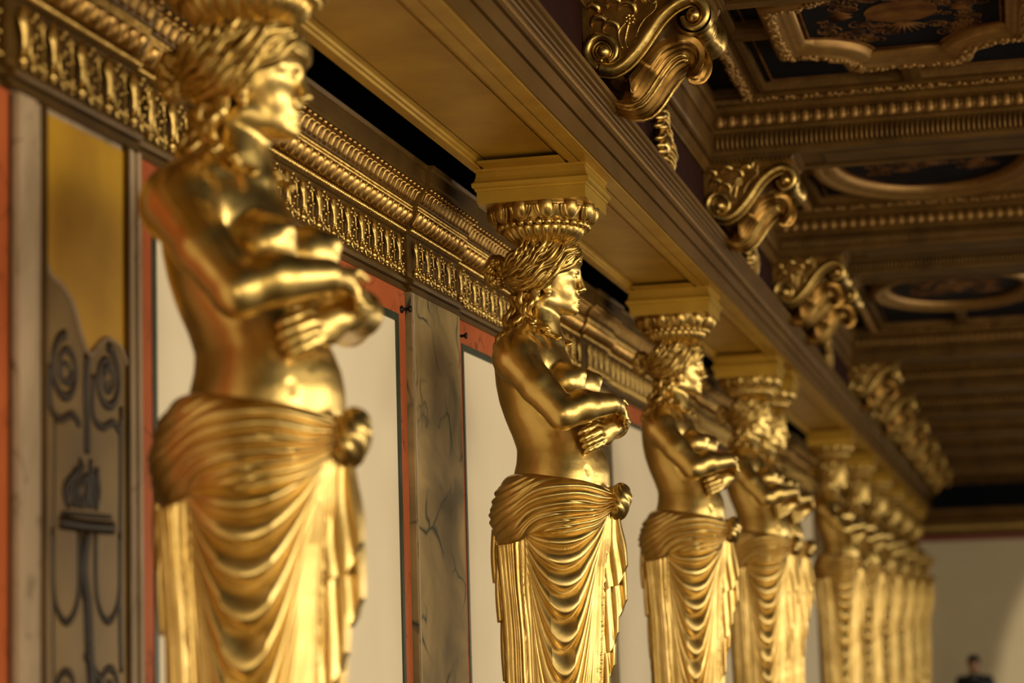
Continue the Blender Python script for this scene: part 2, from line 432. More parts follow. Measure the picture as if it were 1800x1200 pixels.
    E((.117, 0, 1.098), (.022, .026, .026), .014)
    E((.117, 0, 1.061), (.0205, .020, .020), .012)
    # lips
    E((.1315, 0, 1.0958), (.0115, .0205, .0064), .002)
    E((.1295, 0, 1.0790), (.0115, .0180, .0076), .002)
    C((.146, -.016, 1.0875), (.146, .016, 1.0875), .0085, .0085, .003, sub=True) if False else None
    for g in (-1, 1): C((.136, g*.004, 1.110), (.138, g*.004, 1.118), .003, .003, .006)
    C((.142, 0, 1.107), (.142, 0, 1.113), .003, .003, .006, sub=True)
    V, F = s.nets()
    return mesh('body', shift(V), F)

# ------------------------------------------------------------------ drapery as a folded height field round the hips
def ridge(p): return np.abs(np.sin(PI*p))
TK, TH = math.radians(-13), math.radians(-115)
def hips(z):
    zz = [-1.4, -.3, -.1, .05, .16, .25, .35, .43, .49, .52]
    fr = np.interp(z, zz, [.150, .178, .188, .198, .208, .224, .238, .243, .236, .228])
    bk = np.interp(z, zz, [-.110, -.140, -.146, -.150, -.158, -.165, -.172, -.150, -.118, -.104])
    hw = np.interp(z, zz, [.135, .155, .164, .172, .182, .192, .198, .188, .172, .165])
    return (fr+bk)/2, (fr-bk)/2, hw
def NUf(T, Z):
    s = np.clip((T-TH)/(TK-TH), 0, 1); sc = np.clip(s, .02, .98)**.82
    d = (.30+.05*s-Z)/(4*sc*(1-sc))**1.2+.006*np.sin(9*s); dd = np.maximum(d, 0)
    return 11.5*np.log1p(dd/.62)+.35*np.sin(3*s+5*dd)
def rim_bot(T):
    rimz = np.interp(T, [-PI, TH, -.9, TK, .5, PI], [.487, .478, .448, .420, .44, .487])
    tt = np.linspace(-PI, PI, 400)
    b_ = np.interp(tt, [-PI, TH-.25, TH, -1.68, -1.1, -.65, TK, .5, PI], [.245, .245, .252, .282, .262, .285, .345, .31, .245])
    b_ = np.convolve(np.pad(b_, 8, 'edge'), np.ones(17)/17, 'valid')
    return rimz, np.interp(T, tt, b_)
def drape_disp(T, Z, low_part):
    rimz, botz = rim_bot(T)
    e = 1e-3; gradm = np.hypot((NUf(T+e, Z)-NUf(T, Z))/e/.19, (NUf(T, Z+e)-NUf(T, Z))/e)
    zc = (rimz+botz)/2; hb = (rimz-botz)/2
    phi = (Z-zc)/hb
    inb = np.clip(1-np.abs(phi)**2.2, 0, 1)
    # crossing bundles of folds converging on the knot
    t = np.clip((TK-T)/(TK-TH), 0, 1.6)
    ss = np.clip((t-.4)/1.1, 0, 1); ss = ss*ss*(3-2*ss)
    p2 = phi+1.25*ss-.5*np.sin(PI*np.clip(t, 0, 1))*.55
    N1 = p2*3.1+.45*np.sin(2.3*t+.7)+.35*np.sin(p2*2.2+3.1*t)+.15*np.sin(7*t+4*phi)
    N2 = p2*4.6-1.9*t+.3*np.sin(5*t)
    k1 = np.floor(N1); a1 = .6+.8*np.modf(np.abs(np.sin(k1*4.7+1)*371.7))[0]
    fine = ridge(N2)*.0055*np.clip(t*1.5, .2, 1)*np.clip(np.sin(t*5+phi*3)+.6, 0, 1)
    band = np.sqrt(inb)*(.018*np.clip(.35+t*1.2, .35, 1)+.012*a1*ridge(N1)**.85*np.clip(1.9-t, .35, 1))+fine*inb
    # hanging U folds between hip and knot
    s = np.clip((T-TH)/(TK-TH), 0, 1)
    NU = NUf(T, Z)
    k = np.floor(NU); amp = .75+.5*np.modf(np.abs(np.sin(k*12.9898)*43758.5453))[0]
    # asymmetric fold: soft on top, sharp underneath
    ph = NU-k; u = np.where(ph < .72, np.sin(ph/.72*PI/2), np.cos((ph-.72)/.28*PI/2))
    grad = gradm
    A = np.clip(.56/np.maximum(grad, 12), 0, .030)*np.clip((175-grad)/80, 0, 1)
    U = A*amp*u
    # narrow upright pleats at both sides
    NP_ = T*np.where(T < -1.2, 11.5, 17)+.35*np.sin(Z*7+T*3)+.12*np.sin(Z*23)
    kp = np.floor(NP_); ap = .6+.8*np.modf(np.abs(np.sin(kp*7.13)*971.3))[0]
    P = np.where(T < -1.2, .0145, .0105)*ap*ridge(NP_)*np.clip((.36-Z)*8, .3, 1)
    side = np.clip(np.minimum(np.abs(s-0)/.085, np.abs(1-s)/.075), 0, 1); inside = (T > TH) & (T < TK)
    mixv = np.where(inside, side**1.3, 0)
    low = U*mixv+P*(1-mixv)
    return np.where(low_part, low, band), rimz
def drapery_mesh():
    nt, nz = 620, 400
    t = np.linspace(-PI, PI, nt, endpoint=False)
    dens = np.where((t > -2.6) & (t < .5), 1.0, .3)
    cs = np.concatenate([[0], np.cumsum(dens)]); cs /= cs[-1]
    t = np.interp(np.linspace(0, 1, nt, endpoint=False), cs, np.linspace(-PI, PI, nt+1))
    n1_, n2_, n3_ = 130, 300, 90
    v1 = np.linspace(0, 1, n1_)**.9; v2 = np.linspace(0, 1, n2_); v3 = np.linspace(0, 1, n3_)[1:]
    T = np.broadcast_to(t[None], (3+n1_+n2_+n3_-1, nt)).copy()
    rim, bot = rim_bot(t[None])
    Zr = [rim+.004, rim+.004, rim+.001]
    Z = np.concatenate(Zr+[rim+(bot-rim)*v1[:, None], bot+(-.38-bot)*v2[:, None], np.broadcast_to(-.38-.97*v3[:, None], (n3_-1, nt))], 0)
    lowp_ = np.zeros(Z.shape, bool); lowp_[3+n1_:] = True
    D, rim = drape_disp(T, Z, lowp_)
    cx, a, b = hips(Z)
    R = 1/np.sqrt((np.cos(T)/a)**2+(np.sin(T)/b)**2)
    Rr = R+D+.002; Rr[0] = R[0]-.03; Rr[1] = R[1]-.008; Rr[2] = R[2]+.001
    # the hanging cloth behind steps in down the back edge
    V = np.stack([cx+Rr*np.cos(T), Rr*np.sin(T), Z], -1)
    n0, n1 = V.shape[:2]
    i, j = np.meshgrid(np.arange(n0-1), np.arange(n1), indexing='ij'); j2 = (j+1) % n1
    F = np.stack([i*n1+j, (i+1)*n1+j, (i+1)*n1+j2, i*n1+j2], -1).reshape(-1, 4)
    return mesh('drapery', shift(V.reshape(-1, 3)), F)
def knot_mesh():
    nu, nv = 90, 60
    a = np.linspace(0, 2*PI, nu, endpoint=False); t = np.linspace(.02, PI-.02, nv)
    Tt, A = np.meshgrid(t, a, indexing='ij')
    N = A*1.6+1.3*np.cos(Tt)+.6*np.sin(2*Tt)
    D = 1+.13*ridge(N*.62+.2)+.09*np.sin(A*2+Tt*2)+.05*ridge(A*.9-Tt*1.1)
    X = .260+.039*D*np.sin(Tt)*np.cos(A)+.006*np.cos(Tt)
    Y = -.012+.046*D*np.sin(Tt)*np.sin(A)
    Z = .381+.062*np.cos(Tt)*(1+.06*np.sin(A*3))
    m = MB(); m.grid(np.stack([X, Y, Z], -1)[:, ::-1], closev=True)
    return mesh('knot', shift(np.concatenate(m.v)), m.f)
def cascade_mesh():
    m = MB()
    # (outer edge points, tip), each flap a folded strip with a slanting hem
    flaps = [
        dict(y=-.030, xi=(.205, .200), xo=(.262, .284), zt=.335, zo=.150, zi=.060),
        dict(y=-.012, xi=(.200, .185), xo=(.258, .276), zt=.30, zo=.035, zi=-.060),
        dict(y=-.030, xi=(.185, .168), xo=(.240, .246), zt=.20, zo=-.075, zi=-.165),
        dict(y=-.014, xi=(.170, .150), xo=(.225, .226), zt=.10, zo=-.185, zi=-.260),
        dict(y=-.034, xi=(.150, .120), xo=(.200, .206), zt=.0, zo=-.30, zi=-.37),
        dict(y=-.020, xi=(.135, .105), xo=(.188, .190), zt=-.1, zo=-.43, zi=-.50)]
    for q in flaps:
        n, k = 26, 24; P = []
        for i in range(n+1):
            u = i/n
            col = []
            for j in range(k+1):
                v = j/k
                zig = .012*math.sin(u*PI*2.5)
                zb_ = q['zi']+(q['zo']-q['zi'])*u**1.1+zig
                z = q['zt']+(zb_-q['zt'])*v
                xi = q['xi'][0]+(q['xi'][1]-q['xi'][0])*v; xo = q['xo'][0]+(q['xo'][1]-q['xo'][0])*v
                x = xi+(xo-xi)*u+.003*math.sin(v*6+u*4)
                y = q['y']-.012*abs(math.sin(PI*(u*2.6+.1*math.sin(3*v))))*(0.35+.65*v)+.02*(u-.4)
                col.append((x, y, z))
            P.append(col)
        P = np.array(P); Q = P.copy(); Q[..., 1] += .030
        m.grid(P); m.grid(Q[::-1])
        for e in (P[:, -1], ):
            m.grid(np.stack([e, Q[:, -1]], 0)[::-1])
        m.grid(np.stack([P[-1], Q[-1]], 0)); m.grid(np.stack([P[0], Q[0]], 0)[::-1])
    return mesh('cascade', shift(np.concatenate(m.v)), m.f)
def hang_mesh():
    "loose cloth ends hanging down the back of the hip"
    m = MB()
    for (x0, x1, y, zt, zb_) in ((-.182, -.13, -.06, .30, .115), (-.166, -.12, -.075, .2, -.02), (-.158, -.11, -.05, .05, -.22)):
        n, k = 14, 14; P = []
        for i in range(n+1):
            u = i/n; P.append([(x0+(x1-x0)*u-.006*math.sin(j/k*3), y-.008*abs(math.sin(PI*u*2.2)), zt+(zb_+.03*u-zt)*j/k) for j in range(k+1)])
        P = np.array(P); Q = P.copy(); Q[..., 1] += .07
        m.grid(P); m.grid(Q[::-1]); m.grid(np.stack([P[:, -1], Q[:, -1]], 0)[::-1]); m.grid(np.stack([P[0], Q[0]], 0)[::-1])
    return mesh('hanging_fold', shift(np.concatenate(m.v)), m.f)

# ------------------------------------------------------------------ hair
HC = np.array((.012, 0, 1.208)); HR = np.array((.128, .096, .104))
def on_head(d, lift=0.):
    d = np.asarray(d, float); d = d/np.linalg.norm(d, axis=-1, keepdims=True)
    k = (np.abs(d)**2.7).sum(-1, keepdims=True)**(-1/2.7) if d[..., 2].max() > 0 else 1.
    k = np.where(d[..., 2:3] > 0, k, 1)
    return HC+d*(HR+lift)*(1+(k-1)*np.clip(d[..., 2:3]*2.2, 0, 1)*.8)
def bez(a, b, c, n):
    t = np.linspace(0, 1, n)[:, None]; return (1-t)**2*a+2*t*(1-t)*b+t*t*c
def hair_mesh():
    m = MB(); rs = np.random.RandomState(3)
    # cap under the strands
    t = np.linspace(.05, 2.2, 30); a = np.linspace(0, 2*PI, 60, endpoint=False)
    P = []
    for x in t:
        row = []
        for y in a:
            d = np.array((math.sin(x)*math.cos(y), math.sin(x)*math.sin(y), math.cos(x)))
            lim = .95 if math.cos(y) > 0 else 2.0
            fr = max(0, math.cos(y))
            xm = min(x, 2.0-1.05*fr**1.2)
            d = np.array((math.sin(xm)*math.cos(y), math.sin(xm)*math.sin(y), math.cos(xm)))
            row.append(on_head(d, -.004))
        P.append(row)
    m.grid(np.array(P)[::-1], closev=True)
    lowp = np.array([(1.0, .02, .22), (.86, .58, .14), (.46, .95, -.24), (-.12, .90, -.74), (-.72, .50, -.62), (-.95, .2, -.40)])
    higp = np.array([(-.15, .02, 1.0), (-.26, .42, .92), (-.42, .66, .66), (-.62, .62, .36), (-.82, .36, .16), (-1., .08, .02)])
    midp = np.array([(.66, .02, .72), (.50, .66, .52), (.10, .98, .10), (-.36, .88, -.22), (-.76, .46, -.25), (-.97, .12, -.15)])
    for g in (-1, 1):
        nS = 19
        for layer in range(2):
            for i in range(nS):
                f = (i+.5*layer)/(nS-.5)
                c_ = lowp+(midp-lowp)*min(1, f*2) if f < .5 else midp+(higp-midp)*(f-.5)*2
                c_ = c_*np.array((1, g, 1)); c_ /= np.linalg.norm(c_, axis=1)[:, None]
                D = cr(c_, 10); K = len(D)
                D /= np.linalg.norm(D, axis=1)[:, None]
                tt = np.linspace(0, 1, K)
                tan = np.gradient(D, axis=0); tan /= np.linalg.norm(tan, axis=1)[:, None]
                side_v = np.cross(D, tan)
                kf = 3.6; ph = f*9+rs.uniform(-.5, .5)+layer*1.6
                env = np.clip(tt*6, 0, 1)*np.clip((1-tt)*5, 0, 1)
                kf += rs.uniform(-.5, .9); D2 = D+side_v*((.045+.02*rs.rand())*np.sin(2*PI*kf*tt+ph)*env)[:, None]
                lift = .003+.005*np.sin(2*PI*kf*tt+ph+1.3)*env+(.008 if layer else 0)+.010*(1-f)*env
                Pp = np.array([on_head(D2[q], lift[q]) for q in range(K)])
                r = (.0100 if layer == 0 else .0078)*(.8+.4*rs.rand())*np.clip(np.minimum(tt*14+.35, (1-tt)*8+.3), .3, 1)
                m.tube(Pp, r, 10, lobes=5, lob=.42, up=tuple(D2[0]))
    for g in (-1, 1):      # small curls along the hairline
        for k in range(9):
            f = k/8; c0 = lowp[0]*(1-f)+lowp[2]*f+np.array((0, .42*math.sin(PI*f), .05)); c0 = c0*np.array((1, g, 1))
            t_ = np.linspace(0, 1.5*PI, 12); c0 /= np.linalg.norm(c0)
            e1 = np.cross(c0, (0, 0, 1.)); e1 /= np.linalg.norm(e1); e2 = np.cross(c0, e1)
            pp = [on_head(c0+.065*(1-.4*q/4.7)*(math.cos(q)*e1+math.sin(q)*e2), .006) for q in t_]
            m.tube(pp, .0052, 6)
    V = np.concatenate(m.v); V = np.array([hd(p) for p in V])
    return mesh('hair', shift(V), m.f)
def bun_mesh():
    m = MB(); c = np.array((-.153, 0, 1.208))
    for k in range(9):
        ph = k/9*2*PI
        t = np.linspace(0, 2*PI*1.0, 60)
        R = .85+.0*t
        wv = .003*np.sin(9*t+ph*2)
        p = np.stack([c[0]+(.024+.014*np.cos(ph+t*.8)+wv)*np.cos(t)*1.0, .024*np.sin(ph+t*.8)+wv, c[2]+(.040+.014*np.cos(ph+t*.8)+wv)*np.sin(t)], 1)
        m.tube(p, .0085, 7, lobes=3, lob=.35)
    m.ball((-.125, 0, 1.20), (.03, .03, .045), 12, 8)
    return mesh('bun', shift(np.concatenate(m.v)), m.f)
def ringlet_mesh(pts, r=.0135, k=3.0, amp=.008, seed=0):
    m = MB(); P = cr(pts, 12); n = len(P); t = np.linspace(0, 1, n)
    off = np.stack([np.sin(2*PI*k*t+seed), .5*np.cos(2*PI*k*t+seed), 0*t], 1)*amp
    base = P+off*np.clip(t*5, 0, 1)[:, None]
    for q in range(3):
        a = q*2*PI/3+2*PI*k*t*.8+seed
        pp = base+np.stack([np.cos(a), np.sin(a), .3*np.sin(a)], 1)*(r*.52)
        m.tube(pp, r*.70*np.clip(np.minimum(1, (1-t)*6+.35), .3, 1), 8, lobes=2, lob=.25, twist=.12)
    return mesh('ringlet', shift(np.concatenate(m.v)), m.f)
RING = []
n1 = [(.004, -.082, 1.125), (-.010, -.086, 1.075), (-.024, -.088, 1.030), (-.008, -.098, 1.004), (.018, -.102, .992), (.045, -.100, .980)]
n1b = [(.040, -.100, .984), (.060, -.094, .966), (.078, -.086, .944)]
n2 = [(-.038, -.070, 1.12), (-.052, -.074, 1.075), (-.050, -.080, 1.028), (-.078, -.096, 1.004), (-.104, -.10, .975), (-.122, -.092, .935)]
n3 = [(-.078, -.045, 1.115), (-.092, -.050, 1.06), (-.102, -.056, 1.015), (-.126, -.06, .955), (-.142, -.06, .915)]
n4 = [(-.02, -.078, 1.115), (-.032, -.082, 1.06), (-.04, -.088, 1.02), (-.044, -.098, .99)]
def ringlets():
    out = []
    for i, p in enumerate((n1, n1b, n2, n3, n4)):
        out.append(ringlet_mesh(p, (.0155, .010, .0165, .015, .0125)[i], (2.6, 1.2, 2.4, 2.2, 1.8)[i], .010, i*1.7))
    for i, p in enumerate((n1, n1b, n2, n3)):
        q = [(a, -b, c) for a, b, c in p]
        out.append(ringlet_mesh(q, (.0155, .010, .0165, .015)[i], (2.6, 1.2, 2.4, 2.2)[i], .010, i*1.3+.5))
    return out

# ------------------------------------------------------------------ capital and abacus on the head
CX = .022
def capital(parent):
    m = MB()
    N = 26*8
    def reed(a, k): return 1+(.10 if k in (1, 2, 3, 4) else .02)*(np.abs(np.sin(a*13))**.8-.7)
    prof = [(.095, 1.290), (.108, 1.302), (.118, 1.308), (.132, 1.322), (.144, 1.340), (.140, 1.350)]
    m.lathe([(r, z) for r, z in prof], N, (CX, 0, 0), mod=reed)
    m.lathe([(.148, 1.350), (.150, 1.362), (.158, 1.372), (.170, 1.395), (.176, 1.42), (.17, 1.43)], 96, (CX, 0, 0))
    cap = obj('capital', mesh('capital', shift(np.concatenate(m.v)), m.f), GOLDK, parent)
    m = MB()
    for k in range(30):
        a = 2*PI*k/30; m.ball((CX+.154*math.cos(a), .154*math.sin(a), 1.352), .0145, 8, 6)
    obj('bead_ring', mesh('bead_ring', shift(np.concatenate(m.v)), m.f), GOLDK, cap)
    e = MB(); e.ball((0, 0, 0), (.026, .029, .040), 14, 10)
    em = e.me('egg'); fr = MB()
    t = np.linspace(-.95*PI, -.05*PI, 22)
    for rr, dd in ((.0335, .010), (.0415, .002)):
        p = np.stack([np.full(22, dd), rr*.95*np.cos(t), .022+(rr+.018)*np.sin(t)], 1)
        fr.tube(p, .0056, 7)
    fm = fr.me('egg_frame')
    for k in range(12):
        a = 2*PI*(k+.5)/12
        r = .172
        for nm, me_ in (('egg', em), ('egg_frame', fm)):
            o = obj(nm, me_, GOLDK, cap)
            o.location = (CX+r*math.cos(a), r*math.sin(a), 1.398+ZB); o.rotation_euler = (0, math.radians(18), a)
    m = MB()
    def sq(h, z): return [(CX-h, -h, z), (CX+h, -h, z), (CX+h, h, z), (CX-h, h, z)]
    pr = [(.10, 1.424), (.191, 1.420), (.192, 1.463), (.197, 1.464), (.198, 1.470), (.206, 1.476), (.207, 1.490), (.203, 1.492), (.197, 1.500), (.194, 1.512), (.192, 1.530), (.197, 1.531), (.197, 1.541)]
    m.grid([sq(h, z) for h, z in pr], closev=True)
    obj('abacus', mesh('abacus', shift(np.concatenate(m.v)), m.f, False), GOLDA, parent)
def figure():
    r = thing('caryatid', 'x', 'statue')
    b = obj('body', body_mesh(), GOLD, r)
    h = obj('hair', hair_mesh(), GOLDK, r)
    obj('bun', bun_mesh(), None, h).data.materials.append(GOLDK)
    for me_ in ringlets(): obj('ringlet', me_, GOLDK, h)
    d = obj('drapery', drapery_mesh(), GOLDC, r)
    obj('knot', knot_mesh(), GOLDC, d); obj('cascade', cascade_mesh(), GOLDC, d); obj('hanging_fold', hang_mesh(), GOLDC, d)
    capital(r)
    m = MB()
    for (h_, z0, z1) in ((.19, -1.40, -1.35), (.22, -1.46, -1.40), (.20, -2.30, -1.46), (.23, -2.45, -2.30)):
        m.box((-h_+.02, -h_, z0), (h_+.02, h_, z1))
    obj('pedestal', mesh('pedestal', shift(np.concatenate(m.v)), m.f, False), MARB, r)
    return r
# ------------------------------------------------------------------ the setting
Z = lambda z: z+FZ
Y0, Y1 = -7.0, 36.0
def sbox(name, a, b, m, smooth=False):
    q = MB(); q.box(a, b); return struct(q.out(name, m, None, smooth))
sbox('floor', (-2.2, Y0-.2, -.1), (8.2, Y1+.2, 0), FLOOR)
sbox('wall_left', (-2.2, Y0, 0), (-2.0, Y1, Z(1.56)), PLAST)
sbox('wall_right', (8.0, Y0, 0), (8.2, Y1, Z(2.75)), PLAST)
sbox('wall_back', (-2.2, Y0-.2, 0), (8.2, Y0, Z(2.75)), PLAST)
sbox('wall_end', (-2.2, Y1, 0), (8.2, Y1+.2, Z(2.75)), CREAM)
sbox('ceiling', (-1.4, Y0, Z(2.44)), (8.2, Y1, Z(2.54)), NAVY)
# dark recess above the cornice, dark red wall above the gallery beam
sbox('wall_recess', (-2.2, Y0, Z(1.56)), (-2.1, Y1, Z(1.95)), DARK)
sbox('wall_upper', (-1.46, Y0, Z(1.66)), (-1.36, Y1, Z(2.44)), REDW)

BAYS = [7.29+3*k for k in range(-2, 10)]
# entablature on the wall: plain moulded lengths that break forward over every pilaster
ENT = [(-2.02, 1.113), (-1.982, 1.113), (-1.982, 1.124), (-1.990, 1.127), (-1.990, 1.136), (-1.978, 1.140), (-1.974, 1.150), (-1.980, 1.157), (-1.992, 1.162), (-1.996, 1.168),
       (-1.996, 1.312), (-1.988, 1.315), (-1.985, 1.318), (-1.985, 1.334), (-1.991, 1.337), (-1.991, 1.344), (-1.978, 1.352), (-1.962, 1.372), (-1.956, 1.388), (-1.960, 1.391),
       (-1.960, 1.412), (-1.952, 1.415), (-1.946, 1.430), (-1.930, 1.455), (-1.918, 1.468), (-1.912, 1.471), (-1.912, 1.482), (-1.906, 1.486), (-1.906, 1.528), (-1.898, 1.533), (-1.894, 1.546), (-2.02, 1.546)]
OFF = .020
segs = []; prev = Y0
for c in BAYS:
    segs += [(prev, c-.335, 0.), (c-.335, c+.335, .020)]; prev = c+.335
segs.append((prev, Y1, 0.))
m = MB()
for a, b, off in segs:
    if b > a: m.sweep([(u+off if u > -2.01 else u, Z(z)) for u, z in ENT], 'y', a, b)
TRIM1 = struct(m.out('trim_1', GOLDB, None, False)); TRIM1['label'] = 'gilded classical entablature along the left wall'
# frieze ornament: sheaves and beaded drops, one object each
def sheaf():
    m = MB()
    for q, (dy, top) in enumerate(((-.018, .112), (-.009, .130), (0, .136), (.009, .130), (.018, .112))):
        t = np.linspace(0, 1, 7)
        p = np.stack([.009+.004*np.sin(PI*t), dy*t**1.4*1.05+dy*.12, .034+(top-.034)*t], 1)
        m.tube(p, .0046*np.array([.8, .9, 1, 1.1, 1.2, 1, .5]), 5)
    m.ball((.010, 0, .038), (.008, .010, .006), 8, 5)
    m.lathe([(.003, .006), (.011, .008), (.009, .020), (.005, .032)], 8, (.006, 0, 0))
    m.tube([(.008, 0, .010), (.008, 0, .000)], [.004, .006], 6)
    return m.me('sheaf')
def drop():
    m = MB()
    for k in range(6): m.ball((.004, .006*(-1)**k, .020+.022*k), (.0055, .0055, .0055), 7, 5)
    for g in (-1, 1):
        t = np.linspace(0, 1, 9)
        m.tube(np.stack([.003+0*t, g*(.018+.012*np.sin(t*PI)), .008+.125*t], 1), .003, 5)
        for k in range(3): m.ball((.006, g*.024, .03+.042*k), (.006, .0055, .006), 6, 4)
        m.tube(np.stack([.008+0*t, g*(.018-.010*np.cos(t*PI*1.6)), .012+.012*np.sin(t*PI*1.6)], 1), .004, 5)
    return m.me('beaded_drop')
sm, dm = sheaf(), drop()
yy = 3.3; k = 0
while yy < 35.7:
    off = 0.
    for c in BAYS:
        if abs(yy-c) < .33: off = OFF
        if abs(abs(yy-c)-.335) < .03: yy += .03
    o = obj('sheaf', sm, GILTL, TRIM1); o.location = (-1.994+off, yy, Z(1.169)); o.scale.y = 1.25
    o = obj('beaded_drop', dm, GILTL, TRIM1); o.location = (-1.994+off, yy+.072, Z(1.169)); o.scale.y = 1.1
    yy += .1435; k += 1
# running enrichments
def run(name, fn, pitch, mtl, ya=3.0, yb=35.9):
    m = MB(); y = ya
    fr_ = fn(0)
    V, F = np.concatenate(fr_.v), fr_.f
    while y < yb:
        off = OFF if any(abs(y-c) < .335 for c in BAYS) else 0.
        m.add(V+np.array((off, y, FZ)), F); y += pitch
    return stuff(m.out(name, mtl, TRIM1))
def bead_(z, x, r):
    def f(_): q = MB(); q.ball((x, 0, z), (r, r*1.05, r), 6, 4); return q
    return f
run('bead_row', bead_(1.326, -1.982, .0085), .021, GILTL, yb=26)
run('upper_bead_row', bead_(1.4065, -1.957, .0062), .016, GILTL, yb=20)
run('middle_bead_row', bead_(1.395, -1.957, .0062), .016, GILTL, yb=20)
def gad(_):
    q = MB()
    t = np.linspace(0, 1, 7)
    q.tube(np.stack([-1.987+.032*t**.9, 0*t, 1.342+.046*t], 1), .0175*np.array([.45, .85, 1, 1.05, 1.05, .95, .75]), 8)
    for g in (-1, 1):
        q.tube(np.stack([-1.982+.030*t**.9, g*.0235+0*t, 1.341+.048*t], 1), .0045, 5)
    return q
run('egg_row', gad, .0605, GOLDE, yb=30)
def leafr(_):
    q = MB(); t = np.linspace(0, 1, 7)
    for dy, s_ in ((0, 1.), (-.013, .8), (.013, .8)):
        q.tube(np.stack([-1.950+.034*t**1.2*s_, dy*(.6+.8*t), 1.418+.048*np.sin(t*PI*.58)*s_], 1), .0078*np.array([.6, .9, 1, 1, .9, .8, .5]), 5)
    q.ball((-1.914, 0, 1.463), (.009, .011, .008), 6, 4)
    return q
run('leaf_row', leafr, .048, GOLDE, yb=30)

# gallery beam on the capitals: soffit, stepped fascia, rope moulding
m = MB()
BEAM = [(-1.768, 1.60), (-1.768, 1.541), (-1.735, 1.541), (-1.731, 1.548), (-1.722, 1.549), (-1.718, 1.556), (-1.708, 1.560), (-1.704, 1.560), (-1.703, 1.570), (-1.700, 1.570), (-1.699, 1.560), (-1.452, 1.560), (-1.451, 1.570), (-1.448, 1.570), (-1.447, 1.560), (-1.436, 1.556), (-1.432, 1.549), (-1.423, 1.548), (-1.419, 1.541),
        (-1.385, 1.541), (-1.384, 1.548), (-1.381, 1.548), (-1.380, 1.541), (-1.330, 1.541), (-1.334, 1.546), (-1.334, 1.550), (-1.326, 1.551), (-1.326, 1.620), (-1.334, 1.622), (-1.334, 1.626), (-1.320, 1.628), (-1.318, 1.682), (-1.324, 1.684), (-1.324, 1.688), (-1.310, 1.690), (-1.306, 1.694), (-1.318, 1.696), (-1.316, 1.722), (-1.302, 1.727), (-1.298, 1.733), (-1.290, 1.735), (-1.288, 1.743), (-1.276, 1.746), (-1.274, 1.754), (-1.262, 1.757), (-1.260, 1.772), (-1.40, 1.775)]
kb = BEAM.index((-1.326, 1.551))
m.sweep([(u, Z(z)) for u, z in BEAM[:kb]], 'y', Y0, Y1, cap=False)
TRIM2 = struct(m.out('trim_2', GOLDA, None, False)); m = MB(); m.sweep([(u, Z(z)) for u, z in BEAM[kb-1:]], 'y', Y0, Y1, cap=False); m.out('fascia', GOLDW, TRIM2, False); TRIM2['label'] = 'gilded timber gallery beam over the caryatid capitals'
m = MB(); y = 3.4
while y < 30:
    p = np.array([(-1.314, y-.012, 1.696), (-1.304, y-.004, 1.705), (-1.302, y+.004, 1.715), (-1.308, y+.012, 1.724)])+np.array((0, 0, FZ))
    m.tube(p, .0070, 5); y += .0205
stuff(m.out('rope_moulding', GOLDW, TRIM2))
FIGY = [4.31, 7.25, 10.25, 13.22, 14.12, 19.2, 22.2, 25.25, 28.3, 31.3, 34.5]
m = MB()
for y in FIGY:     # plain cross members of the soffit over each capital
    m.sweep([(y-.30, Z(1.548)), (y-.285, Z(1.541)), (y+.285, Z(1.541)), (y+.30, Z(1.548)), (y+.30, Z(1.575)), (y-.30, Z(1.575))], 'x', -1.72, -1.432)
m.out('soffit_cross_member', GOLDA, TRIM2, False)

